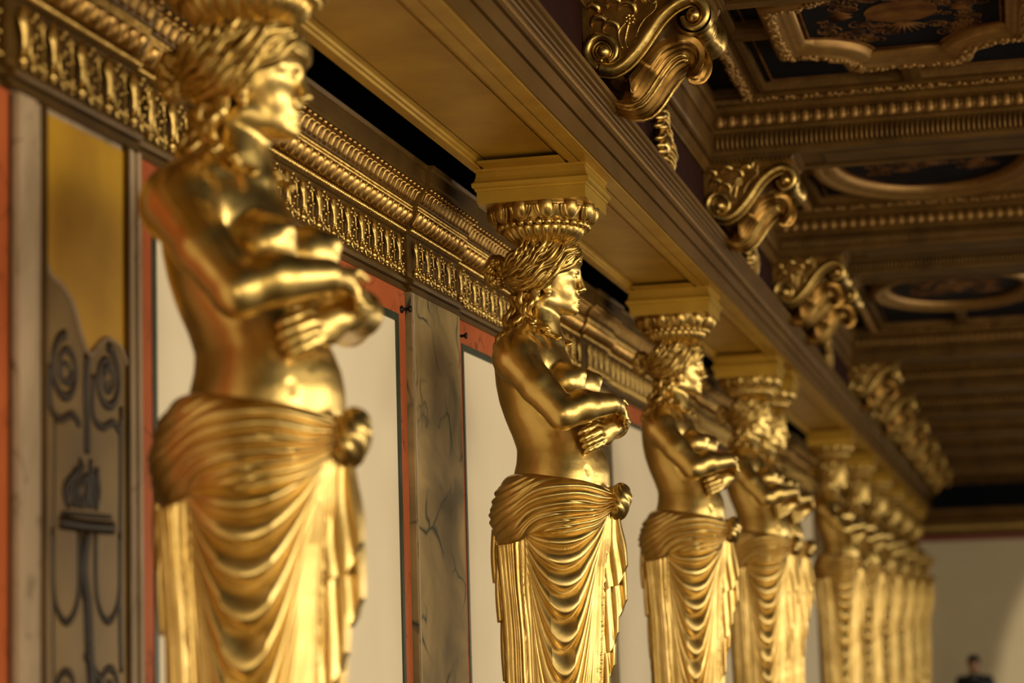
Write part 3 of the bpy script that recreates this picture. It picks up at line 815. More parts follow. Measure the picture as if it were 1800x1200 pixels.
# pilasters and wall panels, bay by bay
ORD = ['nearest', 'second', 'third', 'fourth', 'fifth', 'sixth', 'seventh', 'eighth', 'ninth', 'tenth', 'eleventh', 'twelfth', 'thirteenth']
for i, c in enumerate(BAYS[1:]):
    if i == 0:
        t = thing('pilaster', 'ochre gold pilaster painted with dark scrollwork, left of the nearest caryatid', 'pilaster', (-1.998, c+.03, 0), 'pilasters along the left wall')
        def pb(name, a, b, x, mt, zt=1.113):
            q = MB(); q.box((0, a, 0), (x, b, Z(zt))); return q.out(name, mt, t, False)
        pb('shaft', -.335, .335, .022, PINKM)
        q = MB()
        for (a, b, x) in ((-.335, -.25, .036), (-.25, -.215, .028), (.235, .262, .034), (.262, .285, .028), (.285, .305, .036)):
            q.box((0, a, 0), (x, b, Z(1.11)))
        o = q.out('marble_border', PINKM, t, False); o['label'] = 'pale worn marble strips framing the painted field'
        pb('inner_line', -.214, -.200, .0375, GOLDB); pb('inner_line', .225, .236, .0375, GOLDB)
        q = MB(); q.box((.02, -.20, 0), (.026, .225, Z(1.10))); fld = q.out('painted_field', OCHRE, t, False)
        # darker lower ground with a scalloped top
        bm = [(-.20, 0), (.225, 0), (.225, Z(.60)), (.19, Z(.635)), (.12, Z(.648)), (.06, Z(.62)), (.02, Z(.60)), (-.02, Z(.64)), (-.06, Z(.70)), (-.12, Z(.735)), (-.17, Z(.75)), (-.20, Z(.78))]
        q = MB(); V = [(.0265, a, b) for a, b in bm]+[(.0285, a, b) for a, b in bm]; nb = len(bm)
        q.add(V, [tuple(range(nb, 2*nb))]+[(j, (j+1) % nb, nb+(j+1) % nb, nb+j) for j in range(nb)])
        q.out('scalloped_ground', OCHRED, fld, False)
        q = MB(); e = [(.0292, a, b) for a, b in bm[2:]]
        q.tube(cr(e, 4), .006, 5); q.out('pale_edge_line', PINKM, fld)
        q = MB()
        def spir(cy, cz, r, turns, g, a0=0, w_=.010):
            tt = np.linspace(0, 1, 40); rr = r*(1-.85*tt); an = a0+g*tt*turns*2*PI
            q.tube(np.stack([.029+0*tt, cy+rr*np.cos(an), Z(cz)+rr*np.sin(an)*1.05], 1), w_*(1-.5*tt), 5, flat=.25, up=(1, 0, 0))
        def ln(pts, w_=.009): q.tube(cr([(.029, a, Z(b)) for a, b in pts], 6), w_, 5, flat=.25, up=(1, 0, 0))
        for cy, g in ((-.095, 1), (.12, -1)):
            spir(cy, .555, .072, 2.0, g, PI/2, .014); spir(cy, .555, .035, 1.0, -g, 0, .010)
            ln([(cy-.075, .56), (cy-.075, .47), (cy-.03, .445), (cy+.03, .46), (cy+.07, .44)], .010)
            spir(cy, -.135, .058, 1.8, -g, -PI/2, .012); spir(cy, -.34, .066, 2.2, g, PI/2, .016)
            ln([(cy-.05*g, -.14), (cy+.03*g, -.21), (cy+.06*g, -.27), (cy, -.30)], .014)
            ln([(cy-.065, .215), (cy-.06, .07), (cy, .015), (cy+.06, .07), (cy+.065, .215)], .010)
            spir(cy, -.60, .07, 2.2, g, PI/2, .016); spir(cy, -.85, .06, 2, -g, PI/2, .014)
        ln([(.012, .60), (.006, .52), (.012, .45), (.012, .38)], .016)
        ln([(-.13, .226), (.0, .222), (.155, .222)], .016); ln([(-.12, .246), (.14, .246)], .006)
        for k in range(16):
            a = random.uniform(-.10, .10); ln([(a, .26), (a+random.uniform(-.02, .03), .30), (a*.75+.02, .33+.04*random.random())], .010)
        ln([(-.15, .45), (-.155, .26), (-.16, .0), (-.15, -.2)], .006); ln([(.195, .50), (.19, .26), (.185, .0), (.19, -.1)], .010)
        ln([(.012, .21), (-.01, .13), (.012, .05), (.02, -.05), (.03, -.12), (.02, -.25), (.012, -.5), (.012, -1.2)], .022)
        ln([(.0, -.05), (.05, -.10), (.08, -.12), (.05, -.17)], .016)
        q.out('painted_scrolls', UMBER, fld)
        continue
    lab = {1: 'green veined marble pilaster between the two nearest caryatids', 2: 'marble pilaster partly seen right behind the sharply focused caryatid'}.get(i, 'veined marble pilaster, %s along the wall from the near end' % ORD[i])
    t = thing('pilaster', lab, 'pilaster', (-1.998, c, 0), 'pilasters along the left wall')
    q = MB(); q.box((0, -.328, .25), (.030, .328, Z(1.113))); q.out('shaft', MARB, t, False)
    q = MB(); q.box((0, -.30, .25), (.034, -.318, Z(1.11))); o = q.out('edge_strip', PINKM, t, False); o['label'] = 'pale chipped edge of the pilaster'
    q = MB(); q.box((0, -.335, 0), (.045, .335, .25)); q.out('plinth', MARB, t, False)
for i, c in enumerate([BAYS[0]]+BAYS[1:]):
    a, b = c+(.366 if i == 1 else .335), (c+3-.335 if i < len(BAYS)-1 else Y1)
    lab = ['cream wall panel framed in red, behind the camera end of the wall', 'cream panel in a red frame behind the nearest caryatid', 'cream panel in a red frame between marble pilaster and the in-focus caryatid',
           'cream panel in a red frame just right of the in-focus caryatid'][i] if i < 4 else 'cream wall panel in a red frame, %s along the wall' % ORD[i]
    t = thing('framed_panel', lab, 'wall panel', (-2.0, a, 0), 'wall panels along the left wall')
    L_ = b-a+(.03 if i == 0 else 0); zt = Z(1.113); zb_ = .9
    def fr(name, y0, y1, z0, z1, wd, x, mt):
        q = MB()
        q.box((0, y0, z0), (x, y0+wd, z1)); q.box((0, y1-wd, z0), (x, y1, z1))
        q.box((0, y0+wd, z1-wd), (x, y1-wd, z1)); q.box((0, y0+wd, z0), (x, y1-wd, z0+wd))
        return q.out(name, mt, t, False)
    fr('red_frame', 0, L_, zb_-.1, zt, .088, .012, REDM)
    if i == 0:
        q = MB(); q.box((0, L_-.3, zb_-.1), (.016, L_, zt)); q.out('red_end_panel', REDM, t, False)
    fr('green_border', .088, L_-.088, zb_-.012, zt-.088, .026, .015, GREEN)
    q = MB(); q.box((0, .114, zb_), (.008, L_-.114, zt-.114)); q.out('cream_field', CREAM, t, False)
    q = MB(); q.box((0, 0, .1), (.02, L_, zb_-.1)); q.out('dado', REDM, t, False)
for i, y in enumerate([6.905, 7.66]):
    m = MB(); a_ = np.linspace(0, 2*PI, 14, endpoint=False)
    m.grid(np.array([[(x, r*math.cos(q), r*math.sin(q)) for q in a_] for x, r in ((-1.99, .004), (-1.988, .013), (-1.983, .013), (-1.980, .006), (-1.962, .0055), (-1.958, .012), (-1.952, .012), (-1.950, .002))]), closev=True)
    o = m.out('picture_hook', IRON, None, True, (0, y, Z(1.045)))
    lab = ['small dark wall knob on the red frame left of the marble pilaster top', 'small dark wall knob on the red frame right of the marble pilaster top'][i]
    tag(o, lab, 'hook', 'picture hooks on the wall')

# end wall: entablature, red strip
m = MB(); m.sweep([(Y1-(u+2.02), Z(z)) for u, z in ENT], 'x', -2.0, 8.0)
TRIM3 = struct(m.out('trim_3', GOLDW, None, False)); TRIM3['label'] = 'gilded entablature across the far end wall'
m = MB()
for k in range(80):
    x = -1.95+k*.12
    for j in range(3): m.ball((x+.04*(j-1), Y1-.05, Z(1.24+.02*(j % 2))), (.012, .012, .055), 6, 5)
stuff(m.out('frieze_ornament', GILTL, TRIM3))
m = MB(); m.box((-2.0, Y1-.02, Z(1.02)), (8.0, Y1, Z(1.113))); struct(m.out('trim_4', REDST, None, False))
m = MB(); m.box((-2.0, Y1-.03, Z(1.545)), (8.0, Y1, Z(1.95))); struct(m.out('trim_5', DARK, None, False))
m = MB()
m.sweep([(Y1, Z(1.95)), (Y1-.12, Z(1.95)), (Y1-.14, Z(2.0)), (Y1-.2, Z(2.1)), (Y1-.22, Z(2.3)), (Y1-.3, Z(2.36)), (Y1-.3, Z(2.44)), (Y1, Z(2.44))], 'x', -1.36, 8.0)
struct(m.out('trim_6', GOLDD, None, False))

# ------------------------------------------------------------------ ceiling: wall cornice, cross beams, coffers
m = MB()
CORN = [(-1.37, 2.085), (-1.345, 2.085), (-1.342, 2.095), (-1.335, 2.100), (-1.322, 2.112), (-1.322, 2.128), (-1.330, 2.134), (-1.336, 2.150), (-1.312, 2.160), (-1.306, 2.172), (-1.306, 2.262), (-1.292, 2.268), (-1.288, 2.276), (-1.30, 2.280),
        (-1.275, 2.325), (-1.262, 2.33), (-1.255, 2.345), (-1.27, 2.35), (-1.27, 2.44), (-1.37, 2.44)]
m.sweep([(u, Z(z)) for u, z in CORN], 'y', Y0, Y1)
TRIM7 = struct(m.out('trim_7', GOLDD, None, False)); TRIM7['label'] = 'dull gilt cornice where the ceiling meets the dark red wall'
m = MB(); y = 6.6
while y < 26:
    m.box((-1.336, y, Z(2.136)), (-1.310, y+.020, Z(2.158))); y += .034
stuff(m.out('dentil_row', GOLDD, TRIM7, False))

def egg_unit():
    m = MB(); m.ball((0, -.010, 0), (.0195, .012, .029), 10, 7)
    return m.me('egg')
def egg_shell():
    m = MB(); t = np.linspace(-.97*PI, -.03*PI, 12)
    m.tube(np.stack([.0245*np.cos(t), -.010+0*t, .014+.043*np.sin(t)], 1), .003, 5)
    m.tube([(.029, -.008, .022), (.029, -.012, -.005), (.029, -.006, -.024)], [.004, .005, .0015], 5)
    return m.me('egg_frame')
eu, es = egg_unit(), egg_shell()
BEAMY = [7.25, 10.2, 13.15, 14.15, 19.2, 22.2, 25.2, 28.2, 31.2, 34.3]
XR = 7.95
for i, c in enumerate(BEAMY):
    lab = {0: 'gilt ceiling beam above the large sharp scroll bracket, mostly out of frame', 1: 'gilt ceiling beam with egg-and-dart below the first dark coffer', 2: 'gilt ceiling beam with fluting below the oval coffer',
           3: 'gilt ceiling beam paired closely behind the oval coffer beam'}.get(i, 'distant dull gilt ceiling beam, %s from the near end' % ORD[i])
    t = thing('ceiling_beam', lab, 'ceiling beam', (0, c, 0), 'beams across the ceiling')
    H = .225
    P = [(-.37, 2.44), (-.37, 2.40), (-.335, 2.395), (-.33, 2.375), (-.315, 2.365), (-.305, 2.345), (-.290, 2.340), (-.285, 2.335), (-.262, 2.330), (-.255, 2.283), (-.245, 2.278), (-.240, 2.272), (-.240, 2.258), (-.232, 2.254), (-.232, 2.172), (-.240, 2.168), (-.240, 2.150), (-.165, 2.150), (-.160, 2.162), (.160, 2.162), (.165, 2.150)]
    PR = [(u, z) for u, z in P]+[(-u, z) for u, z in P[::-1]][2:]
    q = MB(); q.sweep([(u, Z(z)) for u, z in PR], 'x', -1.34, XR)
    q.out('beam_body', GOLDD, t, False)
    q = MB(); q.box((-.80, -.135, Z(2.1565)), (XR, .135, Z(2.163))); o = q.out('soffit_panel', UMBER, t, False)
    q = MB(); q.box((-.785, -.10, Z(2.153)), (XR, .10, Z(2.158))); q.out('soffit_field', GOLDD, o, False)
    # console box under the beam's end
    q = MB(); q.box((-1.34, -.215, Z(2.150)), (-.905, .215, Z(2.175))); q.out('end_block', GOLDD, t, False)
    q = MB()
    x = -1.28
    while x < (1.0 if i < 4 else .6):
        q.tube([(x, -.236, Z(2.250)), (x, -.240, Z(2.240)), (x, -.240, Z(2.186)), (x, -.236, Z(2.176))], [.004, .0085, .0085, .004], 5); x += .0235
    stuff(q.out('fluting', GOLDD, t))
    if i < 3:
        x = -1.262; k = 0
        while x < 1.0 and k < 45:
            for nm, me_ in (('egg', eu), ('egg_frame', es)):
                o = obj(nm, me_, GILTM, t); o.location = (x, -.262, Z(2.306)); o.rotation_euler = (math.radians(-10), 0, 0)
            x += .058; k += 1
    else:
        q = MB(); x = -1.262
        while x < .6: q.ball((x, -.268, Z(2.306)), (.0175, .012, .024), 7, 5); x += .058
        stuff(q.out('egg_row', GILTM, t))
# coffers between the beams
def leafy_path(path, zc, r, seed=1, pitch=.035, closed=True):
    "little leaf bumps along a closed path"
    P = np.asarray(path, float); Q = np.vstack([P, P[:1]]) if closed else P
    L = np.concatenate([[0], np.cumsum(np.linalg.norm(np.diff(Q, axis=0), axis=1))])
    m = MB(); s_ = 0; rs = np.random.RandomState(seed)
    while s_ < L[-1]:
        x = np.interp(s_, L, Q[:, 0]); y = np.interp(s_, L, Q[:, 1])
        for j in range(3):
            m.ball((x+rs.uniform(-1, 1)*r*.7, y+rs.uniform(-1, 1)*r*.7, zc-r*.25-rs.rand()*r*.3), (r*(.3+.3*rs.rand()), r*(.25+.2*rs.rand()), r*.35), 6, 4)
        s_ += pitch
    return m
def arabesque(cx, cy, a, b, z):
    m = MB(); rs = np.random.RandomState(4)
    def sp(x, y, r, g, a0, turns=1.6, w_=.0042):
        t = np.linspace(0, 1, 26); rr = r*(1-.8*t); an = a0+g*t*turns*2*PI
        m.tube(np.stack([x+rr*np.cos(an), y+rr*np.sin(an), z+0*t], 1), w_*(1-.4*t), 4, flat=.3)
    for gx in (-1, 1):
        for gy in (-1, 1):
            for k in range(30):
                x = rs.uniform(.12, .92)*a; y = rs.uniform(.08, .92)*b
                sp(cx+gx*x, cy+gy*y, rs.uniform(.025, .06), gx*gy, rs.rand()*6)
            for k in range(9):
                an = math.radians(-40+10*k)
                p0 = np.array((cx+gx*a*.55, cy+gy*.04*b)); d = np.array((math.cos(an)*gx, math.sin(an)*gy))
                m.tube([(*(p0), z), (*(p0+d*.05), z), (*(p0+d*.10), z)], [.002, .0055, .001], 4, flat=.3)
    for g in (-1, 1):
        for k in range(9):
            an = math.radians(90*g+(k-4)*16); d = np.array((math.cos(an), math.sin(an)*1.6))
            p0 = np.array((cx, cy+g*b*.32))
            m.tube([(*p0, z), (*(p0+d*.06), z), (*(p0+d*.12), z)], [.003, .008, .002], 4, flat=.3)
    return m
for i in range(len(BEAMY)+0):
    if i == 0: ya, yb = BEAMY[0]+.37, BEAMY[1]-.37
    elif i < len(BEAMY)-1: ya, yb = BEAMY[i]+.37, BEAMY[i+1]-.37
    else: break
    if yb-ya < .6: continue
    ya -= .05; yb += .05
    oval = (i % 2 == 1)
    for j, cx in enumerate((-.34, 1.95, 4.2)):
        if j and i > 3: continue
        hx = .80; cy = (ya+yb)/2+(.02 if i == 0 else 0); hy = (yb-ya)/2-.02
        if j == 0: lab = {0: 'dark painted ceiling coffer with lobed gilt frame and rust oval, top right corner', 1: 'dark oval ceiling coffer with a broad gilt rim, upper right'}.get(i, 'distant dark ceiling coffer behind the %s beam from the near end' % ORD[i])
        else: lab = 'ceiling coffer out of frame, %s row from the left, %s bay' % (ORD[j], ORD[i])
        t = thing('ceiling_coffer', lab, 'ceiling coffer', (0, 0, 0), 'coffers in the ceiling')
        R = [(cx-hx, cy-hy), (cx+hx, cy-hy), (cx+hx, cy+hy), (cx-hx, cy+hy)]
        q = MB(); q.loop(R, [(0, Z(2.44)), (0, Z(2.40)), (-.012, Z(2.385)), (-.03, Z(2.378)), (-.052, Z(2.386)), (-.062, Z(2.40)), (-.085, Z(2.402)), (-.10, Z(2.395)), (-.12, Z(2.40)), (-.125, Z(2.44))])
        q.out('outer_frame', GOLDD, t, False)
        if j == 0: stuff(leafy_path(np.array(R)+np.array([(.03, .03), (-.03, .03), (-.03, -.03), (.03, -.03)]), Z(2.392), .026, pitch=.028).out('leaf_band', GILTM, t))
        if oval:
            th = np.linspace(0, 2*PI, 72, endpoint=False); pth = np.stack([cx+.565*np.cos(th), cy+min(.92, hy-.12)*np.sin(th)], 1)
        else:
            # rectangle whose corners step in by a curve
            a, b, ax, by = .47, min(.62, hy-.35), .20, .34
            pth = []
            cors = [((1, 1)), ((-1, 1)), ((-1, -1)), ((1, -1))]
            for sx, sy in cors:
                t0 = np.linspace(0, 1, 12)
                arc = np.stack([cx+sx*(a-(a-ax)*np.sin(t0*PI/2)), cy+sy*(by+(b-by)*(1-np.cos(t0*PI/2)))], 1)
                if sx*sy < 0: arc = arc[::-1]
                pth.append(arc)
            pth = np.concatenate(pth)
        # path is anticlockwise: positive offset is outward
        q = MB(); q.loop(pth, [(.085, Z(2.44)), (.085, Z(2.395)), (.07, Z(2.375)), (.045, Z(2.368)), (.02, Z(2.378)), (.015, Z(2.388)), (-.004, Z(2.384)), (-.012, Z(2.392)), (-.03, Z(2.394)), (-.045, Z(2.405)), (-.05, Z(2.44))])
        q.out('rim', GILTM, t)
        if j == 0 and not oval: stuff(leafy_path(pth+(pth-np.array((cx, cy)))*.09, Z(2.385), .028, 2, .03).out('rim_leaves', GILTM, t))
        for g in (-1, 1):
            q = MB(); q.sweep([(cy-.07+.0, Z(2.44)), (cy-.07, Z(2.40)), (cy-.04, Z(2.385)), (cy+.02, Z(2.39)), (cy+.05, Z(2.382)), (cy+.08, Z(2.40)), (cy+.08, Z(2.44))], 'x', cx+g*(.55), cx+g*(hx-.1)); q.out('tie_bar', GOLDD, t, False)
            q = MB(); q.sweep([(cx-.04, Z(2.44)), (cx-.04, Z(2.39)), (cx, Z(2.382)), (cx+.04, Z(2.39)), (cx+.04, Z(2.44))], 'y', cy+g*(min(.92, hy-.12) if oval else .68 if hy > .9 else .5), cy+g*(hy-.1)); q.out('tie_bar', GOLDD, t, False)
        q = MB(); q.loop(pth, [(-.045, Z(2.436)), (-.055, Z(2.43)), (-.07, Z(2.436))]); q.out('inner_fillet', PAINTG, t)
        if j == 0 and i < 4:
            o = arabesque(cx, cy, .36, .5, Z(2.4385)).out('painted_arabesque', PAINTG, t); stuff(o)
            q = MB(); th = np.linspace(0, 2*PI, 40, endpoint=False)
            q.add([(cx+.15*math.cos(x), cy+.16*math.sin(x), Z(2.437)) for x in th]+[(cx+.15*math.cos(x), cy+.16*math.sin(x), Z(2.441)) for x in th], [tuple(range(40))[::-1]]+[(k, (k+1) % 40, 40+(k+1) % 40, 40+k) for k in range(40)])
            q.out('rust_oval', PAINTG, t, False)
        q = MB(); g_ = .155
        q.loop([(cx-hx+g_, cy-hy+g_), (cx+hx-g_, cy-hy+g_), (cx+hx-g_, cy+hy-g_), (cx-hx+g_, cy+hy-g_)], [(0, Z(2.44)), (0, Z(2.434)), (-.008, Z(2.434)), (-.008, Z(2.44))])
        q.out('painted_line', PAINTG, t, False)

# ------------------------------------------------------------------ scroll brackets under the beams
S1 = [(.057, .127), (.102, .118), (.142, .134), (.178, .166), (.209, .203), (.24, .245), (.271, .283), (.307, .314), (.347, .336), (.387, .344), (.42, .324), (.433, .287), (.42, .254), (.392, .239), (.363, .252), (.352, .28)]
S0 = [(.079, .196), (.100, .186), (.104, .164), (.082, .148), (.052, .152), (.040, .182), (.056, .213), (.09, .215)]
LOW = [(.057, .127), (.028, .145), (.014, .185), (.028, .222), (.062, .240), (.098, .226), (.118, .195), (.112, .160), (.090, .143)]
def bracket():
    t = thing('scroll_bracket', 'x', 'bracket')
    HW = .20
    s1 = cr(S1, 6); lw = cr(LOW, 6)
    # body plate outline: wall edge, top, and the S curve
    up = s1[:int(len(s1)*.56)]
    out = [(0, .12), (.02, .115)]+[tuple(p) for p in up]+[(.40, .34), (.43, .36), (.43, .41), (0, .41)]
    m = MB(); n = len(out)
    for y0, y1 in ((-HW+.028, HW-.028),):
        m.add([(x, y0, z) for x, z in out]+[(x, y1, z) for x, z in out], [tuple(range(n)), tuple(range(n, 2*n))[::-1]]+[(k, n+k, n+(k+1) % n, (k+1) % n) for k in range(n)])
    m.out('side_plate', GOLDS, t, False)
    for g in (-1, 1):
        m = MB()
        y = g*(HW-.018)
        for path, r in ((s1, .024), (lw, .020)):
            k = len(path); rr = r*np.interp(np.linspace(0, 1, k), [0, .55, 1], [1, 1, .45] if path is s1 else [1, .8, .5])
            m.tube([(x, y, z) for x, z in path], rr, 10)
            # thin fillet outside the rib
            T_ = np.gradient(path, axis=0); T_ /= np.linalg.norm(T_, axis=1)[:, None]; Nn = np.stack([T_[:, 1], -T_[:, 0]], 1)
            q = path+Nn*(rr+.006)[:, None]
            m.tube([(x, y, z) for x, z in q], .0055, 6)
        m.out('scroll_rib', GOLDK, t)
    # hollow between the two ribs, running along the S underneath
    m = MB()
    pts = np.vstack([lw[8:0:-1], s1[:int(len(s1)*.66)]])
    P = [[(x, y, z+.004) for x, z in pts] for y in np.linspace(-HW+.02, HW-.02, 9)]
    P = np.array(P); T_ = np.gradient(pts, axis=0); T_ /= np.linalg.norm(T_, axis=1)[:, None]; Nn = np.stack([T_[:, 1], -T_[:, 0]], 1)
    for j in range(9):
        b_ = .014*abs(math.sin(j/8*PI*2))
        P[j, :, 0] += Nn[:, 0]*b_; P[j, :, 2] += Nn[:, 1]*b_
    m.grid(P); m.grid(P[::-1]+np.array((0, 0, .012)))
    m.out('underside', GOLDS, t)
    for g in (-1, 1):
        for x, z, r in ((.074, .180, .027), (.392, .281, .025)):
            m = MB(); m.ball((x, g*(HW-.011), z), r, 16, 10); m.out('volute_boss', GILTL, t)
    # baluster-like roll joining the upper volutes
    m = MB()
    prof = [(.062, -.19), (.070, -.17), (.064, -.15), (.052, -.13), (.054, -.115), (.046, -.10), (.040, -.07), (.042, -.05), (.050, -.04), (.050, -.03), (.044, -.022), (.052, -.012), (.052, .012), (.044, .022), (.050, .03), (.050, .04), (.042, .05), (.040, .07), (.046, .10), (.054, .115), (.052, .13), (.064, .15), (.070, .17), (.062, .19)]
    m.lathe(prof, 28, (.392, 0, .281), axis='y', mod=lambda a, k: 1+.04*np.cos(12*a)*(1 if k in (3, 4, 5, 18, 19, 20) else 0))
    m.out('volute_roll', GOLDK, t)
    # acanthus leaf clasping the underside
    spine = cr([(.055, .075), (.09, .040), (.128, .022), (.170, .020), (.205, .050), (.236, .092), (.272, .138), (.303, .165), (.334, .177), (.358, .169), (.368, .150), (.358, .132), (.344, .136)], 6)
    k = len(spine); T_ = np.gradient(spine, axis=0); T_ /= np.linalg.norm(T_, axis=1)[:, None]; Nn = np.stack([T_[:, 1], -T_[:, 0]], 1)
    tt = np.linspace(0, 1, k); nj = 61
    P = np.zeros((nj, k, 3))
    for j in range(nj):
        v = (j/(nj-1))*2-1
        wdt = np.interp(tt, [0, .15, .45, .7, .86, 1], [.10, .140, .140, .105, .075, .04])
        wdt = wdt*(1-.16*np.abs(np.sin(tt*PI*4.5))**.7*(abs(v)**2))
        relief = .016*np.cos(v*PI*.5)+.016*np.abs(np.sin(v*PI*3.0+tt*1.2))*(1-.4*abs(v))+.006*np.cos(v*PI*11+tt*3)
        curl = -.055*abs(v)**2.5*np.interp(tt, [0, .7, 1], [1, 1, .2])+.004*np.sin(tt*PI*10)*abs(v)**2
        P[j, :, 0] = spine[:, 0]+Nn[:, 0]*(relief+curl); P[j, :, 2] = spine[:, 1]+Nn[:, 1]*(relief+curl); P[j, :, 1] = v*wdt
    m = MB(); m.grid(P); Q = P.copy(); Q[:, :, 0] -= Nn[None, :, 0]*.02; Q[:, :, 2] -= Nn[None, :, 1]*.02; m.grid(Q[::-1])
    for e in (0, -1): m.grid(np.stack([P[e], Q[e]], 0))
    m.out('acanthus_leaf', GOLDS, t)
    for v0, z0, s_ in ((-.10, 0, 1), (.10, 0, 1), (-.05, 0, .8), (.05, 0, .8)):
        m = MB(); p = [(x+n_[0]*.016, v0+v0*.35*math.sin(q*PI), z+n_[1]*.016) for (x, z), n_, q in list(zip(spine, Nn, tt))[4:int(k*.78):3]]
        m.tube(p, .007, 6); m.out('leaf_rib', GILTL, t)
    # relief carving on both cheeks
    for g in (-1, 1):
        m = MB()
        y = g*(HW-.026)
        for cx, cz, r, a0 in ((.060, .282, .028, .4), (.100, .262, .027, .3), (.158, .322, .030, .1), (.115, .345, .024, .5), (.04, .335, .018, 0), (.205, .352, .016, 0)):
            tt_ = np.linspace(-.2*PI, .95*PI, 14)
            m.tube(np.stack([cx+r*np.cos(tt_+a0), y+0*tt_, cz+r*np.sin(tt_+a0)], 1),   .0155*np.sin(np.linspace(.25, PI-.1, 14)), 8)
        for a in range(7):
            an = a/7*2*PI; m.ball((.168+.014*math.cos(an), y+g*.002, .292+.014*math.sin(an)), (.009, .006, .009), 7, 5)
        m.ball((.168, y+g*.006, .292), .007, 8, 6)
        m.tube(cr([(.160, .285), (.13, .255), (.128, .225), (.14, .19)], 6)[:, [0, 0, 1]]*np.array((1, 0, 1))+np.array((0, y, 0)), .005, 6)
        m.tube(cr([(.165, .28), (.155, .245), (.150, .215), (.158, .19)], 6)[:, [0, 0, 1]]*np.array((1, 0, 1))+np.array((0, y, 0)), .005, 6)
        for q in (0, .016, .032):
            m.tube(cr([(.152-q, .262), (.158-q*1.4, .232), (.150-q*1.5, .20), (.135-q, .178)], 6)[:, [0, 0, 1]]*np.array((1, 0, 1))+np.array((0, y, 0)), [.003]+[.007]*17+[.003], 6) if False else None
        tend = cr([(.270, .392), (.244, .378), (.238, .352), (.252, .340), (.264, .352), (.262, .376), (.246, .392)], 6)
        m.tube(np.stack([tend[:, 0], y+0*tend[:, 0], tend[:, 1]], 1), .0035, 5)
        tend = cr([(.264, .352), (.258, .318), (.222, .288), (.200, .258), (.190, .226)], 6)
        m.tube(np.stack([tend[:, 0], y+0*tend[:, 0], tend[:, 1]], 1), .004, 5)
        m.out('relief_flower', GILTL, t)
    m = MB()
    pr = [(0, .375), (.0, .402), (.012, .404), (.012, .412)]
    m.box((-.01, -.212, .398), (.445, .212, .406)); m.box((-.01, -.222, .406), (.455, .222, .412))
    q = m.out('cap_moulding', GOLDD, t, False)
    for g in (-1, 1):
        m = MB(); x = .01
        while x < .43:
            m.add([(x, g*.204, .397), (x+.018, g*.204, .397), (x+.009, g*.204, .378), (x, g*.17, .397), (x+.018, g*.17, .397), (x+.009, g*.17, .378)], [(0, 2, 1) if g > 0 else (0, 1, 2), (3, 4, 5), (0, 1, 4, 3), (1, 2, 5, 4), (2, 0, 3, 5)])
            x += .0215
        stuff(m.out('sawtooth_trim', GOLDD, q, False))
    return t
BR = bracket()
blabs = ['large sharp gilded scroll bracket at the top, above the in-focus caryatid', 'second gilded scroll bracket along the beam, left of the oval coffer', 'third gilded scroll bracket along the beam, front one of a close pair',
         'fourth gilded scroll bracket, rear one of the close pair', 'blurred fifth gilded scroll bracket along the beam']
for i, y in enumerate([7.25, 10.2, 13.15, 14.15, 4.25, 19.2, 22.2, 25.2, 28.2, 31.2, 34.3]):
    t = BR if i == 0 else copytree(BR)
    t.location = (-1.362, y, Z(1.74)); t['group'] = 'scroll brackets above the gallery beam'
    t['label'] = 'gilded scroll bracket above the nearest caryatid, out of frame' if i == 4 else (blabs[i] if i < 4 else blabs[4] if i == 5 else 'blurred distant gilded scroll bracket, %s from the near end of the beam' % ORD[i])
# leaf drops between the brackets
def leafdrop():
    m = MB(); rs = np.random.RandomState(8)
    for k in range(26):
        z = .005+.30*k/26; g = (-1) ** k; wv = .075*math.sin(PI*min(1, (z+.03)/.34))
        y0 = g*rs.uniform(0, 1)*wv
        p = [(.006, y0*.4, z+.03), (.028, y0*.9, z+.015), (.030, y0*1.1+g*.012, z-.012), (.014, y0*1.1+g*.02, z-.03)]
        m.tube(cr(p, 3), [.004]+[.011]*8+[.003], 6, flat=.6)
    m.ball((.02, 0, .15), (.022, .03, .05), 10, 8)
    t = np.linspace(0, 1, 8); m.tube(np.stack([.008+0*t, 0*t, .31*t], 1), .010, 6)
    return m.me('leaf_ornament')
lm = leafdrop()
for i, y in enumerate([8.75, 11.7, 16.6, 20.7, 23.7, 26.7]):
    o = obj('leaf_ornament', lm, GILTL, None, (-1.362, y-.14, Z(1.775))); o.scale = (1.6, 2.6, 1)
    tag(o, ['carved gilt leaf ornament on the dark red wall between first and second brackets', 'carved gilt leaf ornament on the dark red wall between second and third brackets'][i] if i < 2 else 'blurred far leaf ornament on the dark red wall, %s one along' % ORD[i], 'ornament', 'leaf ornaments between brackets')

# ------------------------------------------------------------------ the row of caryatids
FIG = figure()
flabs = ['large blurred gilded caryatid in the left foreground', 'gilded caryatid in sharp focus, second from the left', 'gilded caryatid third from the left, slightly blurred', 'gilded caryatid fourth from the left, front one of the overlapping pair',
         'gilded caryatid fifth from the left, rear one of the overlapping pair']
for i, y in enumerate(FIGY):
    t = FIG if i == 0 else copytree(FIG)
    t.location = (-1.58, y, Z(-1.35)); t['group'] = 'row of gilded caryatids'
    if i == 0: t.rotation_euler.z = math.radians(-7); t.location.x -= .02
    else: t.rotation_euler.z = 0
    t['label'] = flabs[i] if i < 5 else 'blurred distant gilded caryatid, %s from the left in the row' % ORD[i]
    t['category'] = 'statue'

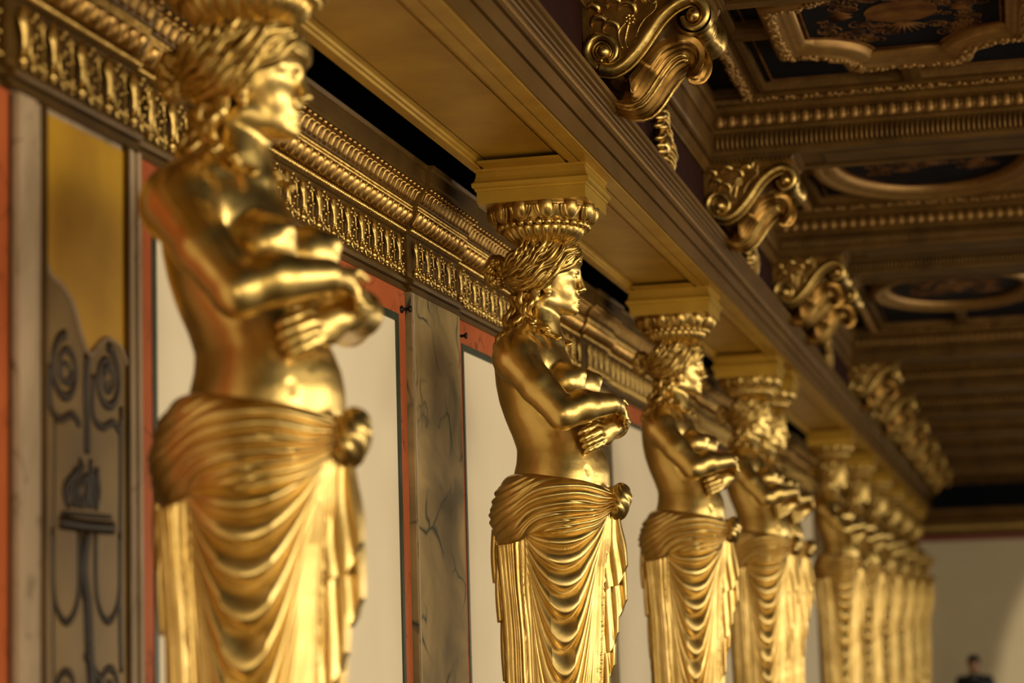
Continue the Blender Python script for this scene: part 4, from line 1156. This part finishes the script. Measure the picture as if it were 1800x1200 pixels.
# ------------------------------------------------------------------ the man at the far end of the hall
SKIN = mat('skin', (.42, .22, .13), 0, .5); SUIT = mat('dark_navy_suit', (.008, .010, .018), 0, .7); HAIRM = mat('black_hair', (.008, .006, .005), 0, .5)
SHIRT = mat('grey_shirt', (.20, .20, .2), 0, .7)
def man():
    t = thing('person', 'person in a dark suit with black hair looking down, far end of the hall', 'person', (-.64, 29.5, 0))
    B = 1.015
    s = SDF((-.35, -.25, .0), (.35, .32, 1.78), .011)
    s.cone((0, 0, 1.02), (0, 0, 1.35), .135, .15, .05); s.ell((0, 0, 1.38), (.19, .11, .10), .05)
    s.cone((0, 0, 1.42), (.0, -.02, 1.56), .055, .052, .03)
    for g in (-1, 1):
        s.cone((g*.17, 0, 1.42), (g*.235, .03, 1.14), .058, .045, .03); s.cone((g*.235, .03, 1.14), (g*.12, -.19, 1.08), .045, .032, .01)
        s.ell((g*.09, -.215, 1.08), (.05, .04, .03), .01)
        for f in range(4): s.chain([(g*(.07+.0*f), -.225-.0*f, 1.10-.018*f), (g*.035, -.25, 1.10-.018*f), (g*.01, -.235, 1.095-.018*f)], [.011, .010, .008], .004)
        s.chain([(g*.09, -.2, 1.11), (g*.06, -.215, 1.14), (g*.03, -.225, 1.145)], [.013, .011, .009], .006)
        s.cone((g*.085, 0, 1.0), (g*.095, -.01, .52), .10, .068, .04); s.cone((g*.095, -.01, .52), (g*.10, .03, .09), .066, .045, .02)
        s.ell((g*.105, -.04, .045), (.05, .13, .045), .02)
    s.ell((0, -.035, 1.645), (.075, .095, .105), .02); s.ell((0, -.075, 1.60), (.055, .06, .07), .02)
    s.cone((0, -.125, 1.655), (0, -.143, 1.615), .010, .014, .012); s.ell((0, -.125, 1.575), (.024, .012, .008), .006)
    for g in (-1, 1):
        s.ell((g*.075, -.02, 1.635), (.012, .022, .03), .006); s.ell((g*.03, -.128, 1.655), (.016, .012, .010), .008, sub=True); s.ell((g*.03, -.115, 1.655), (.012, .012, .010), .003)
    V, F = s.nets(); obj('body', mesh('body', V, F), SKIN, t)
    s = SDF((-.36, -.22, .04), (.36, .26, 1.56), .012)
    s.cone((0, .0, .92), (0, 0, 1.35), .165, .17, .05); s.ell((0, 0, 1.385), (.215, .125, .105), .05); s.cone((0, .03, 1.42), (0, .02, 1.50), .075, .066, .03)
    for g in (-1, 1):
        s.cone((g*.175, 0, 1.42), (g*.24, .03, 1.14), .075, .060, .03); s.cone((g*.24, .03, 1.14), (g*.14, -.165, 1.09), .060, .045, .01)
        s.cone((g*.09, 0, 1.0), (g*.10, -.01, .52), .12, .085, .04); s.cone((g*.10, -.01, .52), (g*.10, .03, .10), .085, .07, .02)
    s.cone((0, -.19, 1.50), (0, -.20, 1.22), .055, .012, .01, sub=True)
    V, F = s.nets(); obj('suit', mesh('suit', V, F), SUIT, t)
    s = SDF((-.12, -.16, 1.5), (.12, .12, 1.8), .008)
    s.ell((0, -.015, 1.675), (.088, .108, .095), .02); s.cone((0, .05, 1.66), (0, .05, 1.58), .055, .045, .03); s.cone((-.05, -.10, 1.73), (.05, -.10, 1.73), .028, .03, .02)
    s.ell((0, -.15, 1.60), (.075, .075, .085), .01, sub=True)
    V, F = s.nets(); obj('hair', mesh('hair', V, F), HAIRM, t)
    q = MB(); q.lathe([(.055, 1.18), (.075, 1.3), (.07, 1.42), (.052, 1.49)], 16, (0, -.085, 0)); q.v[-1][:, 1] = (q.v[-1][:, 1]+.085)*.6-.09
    q.out('shirt', SHIRT, t)
    return t
man()
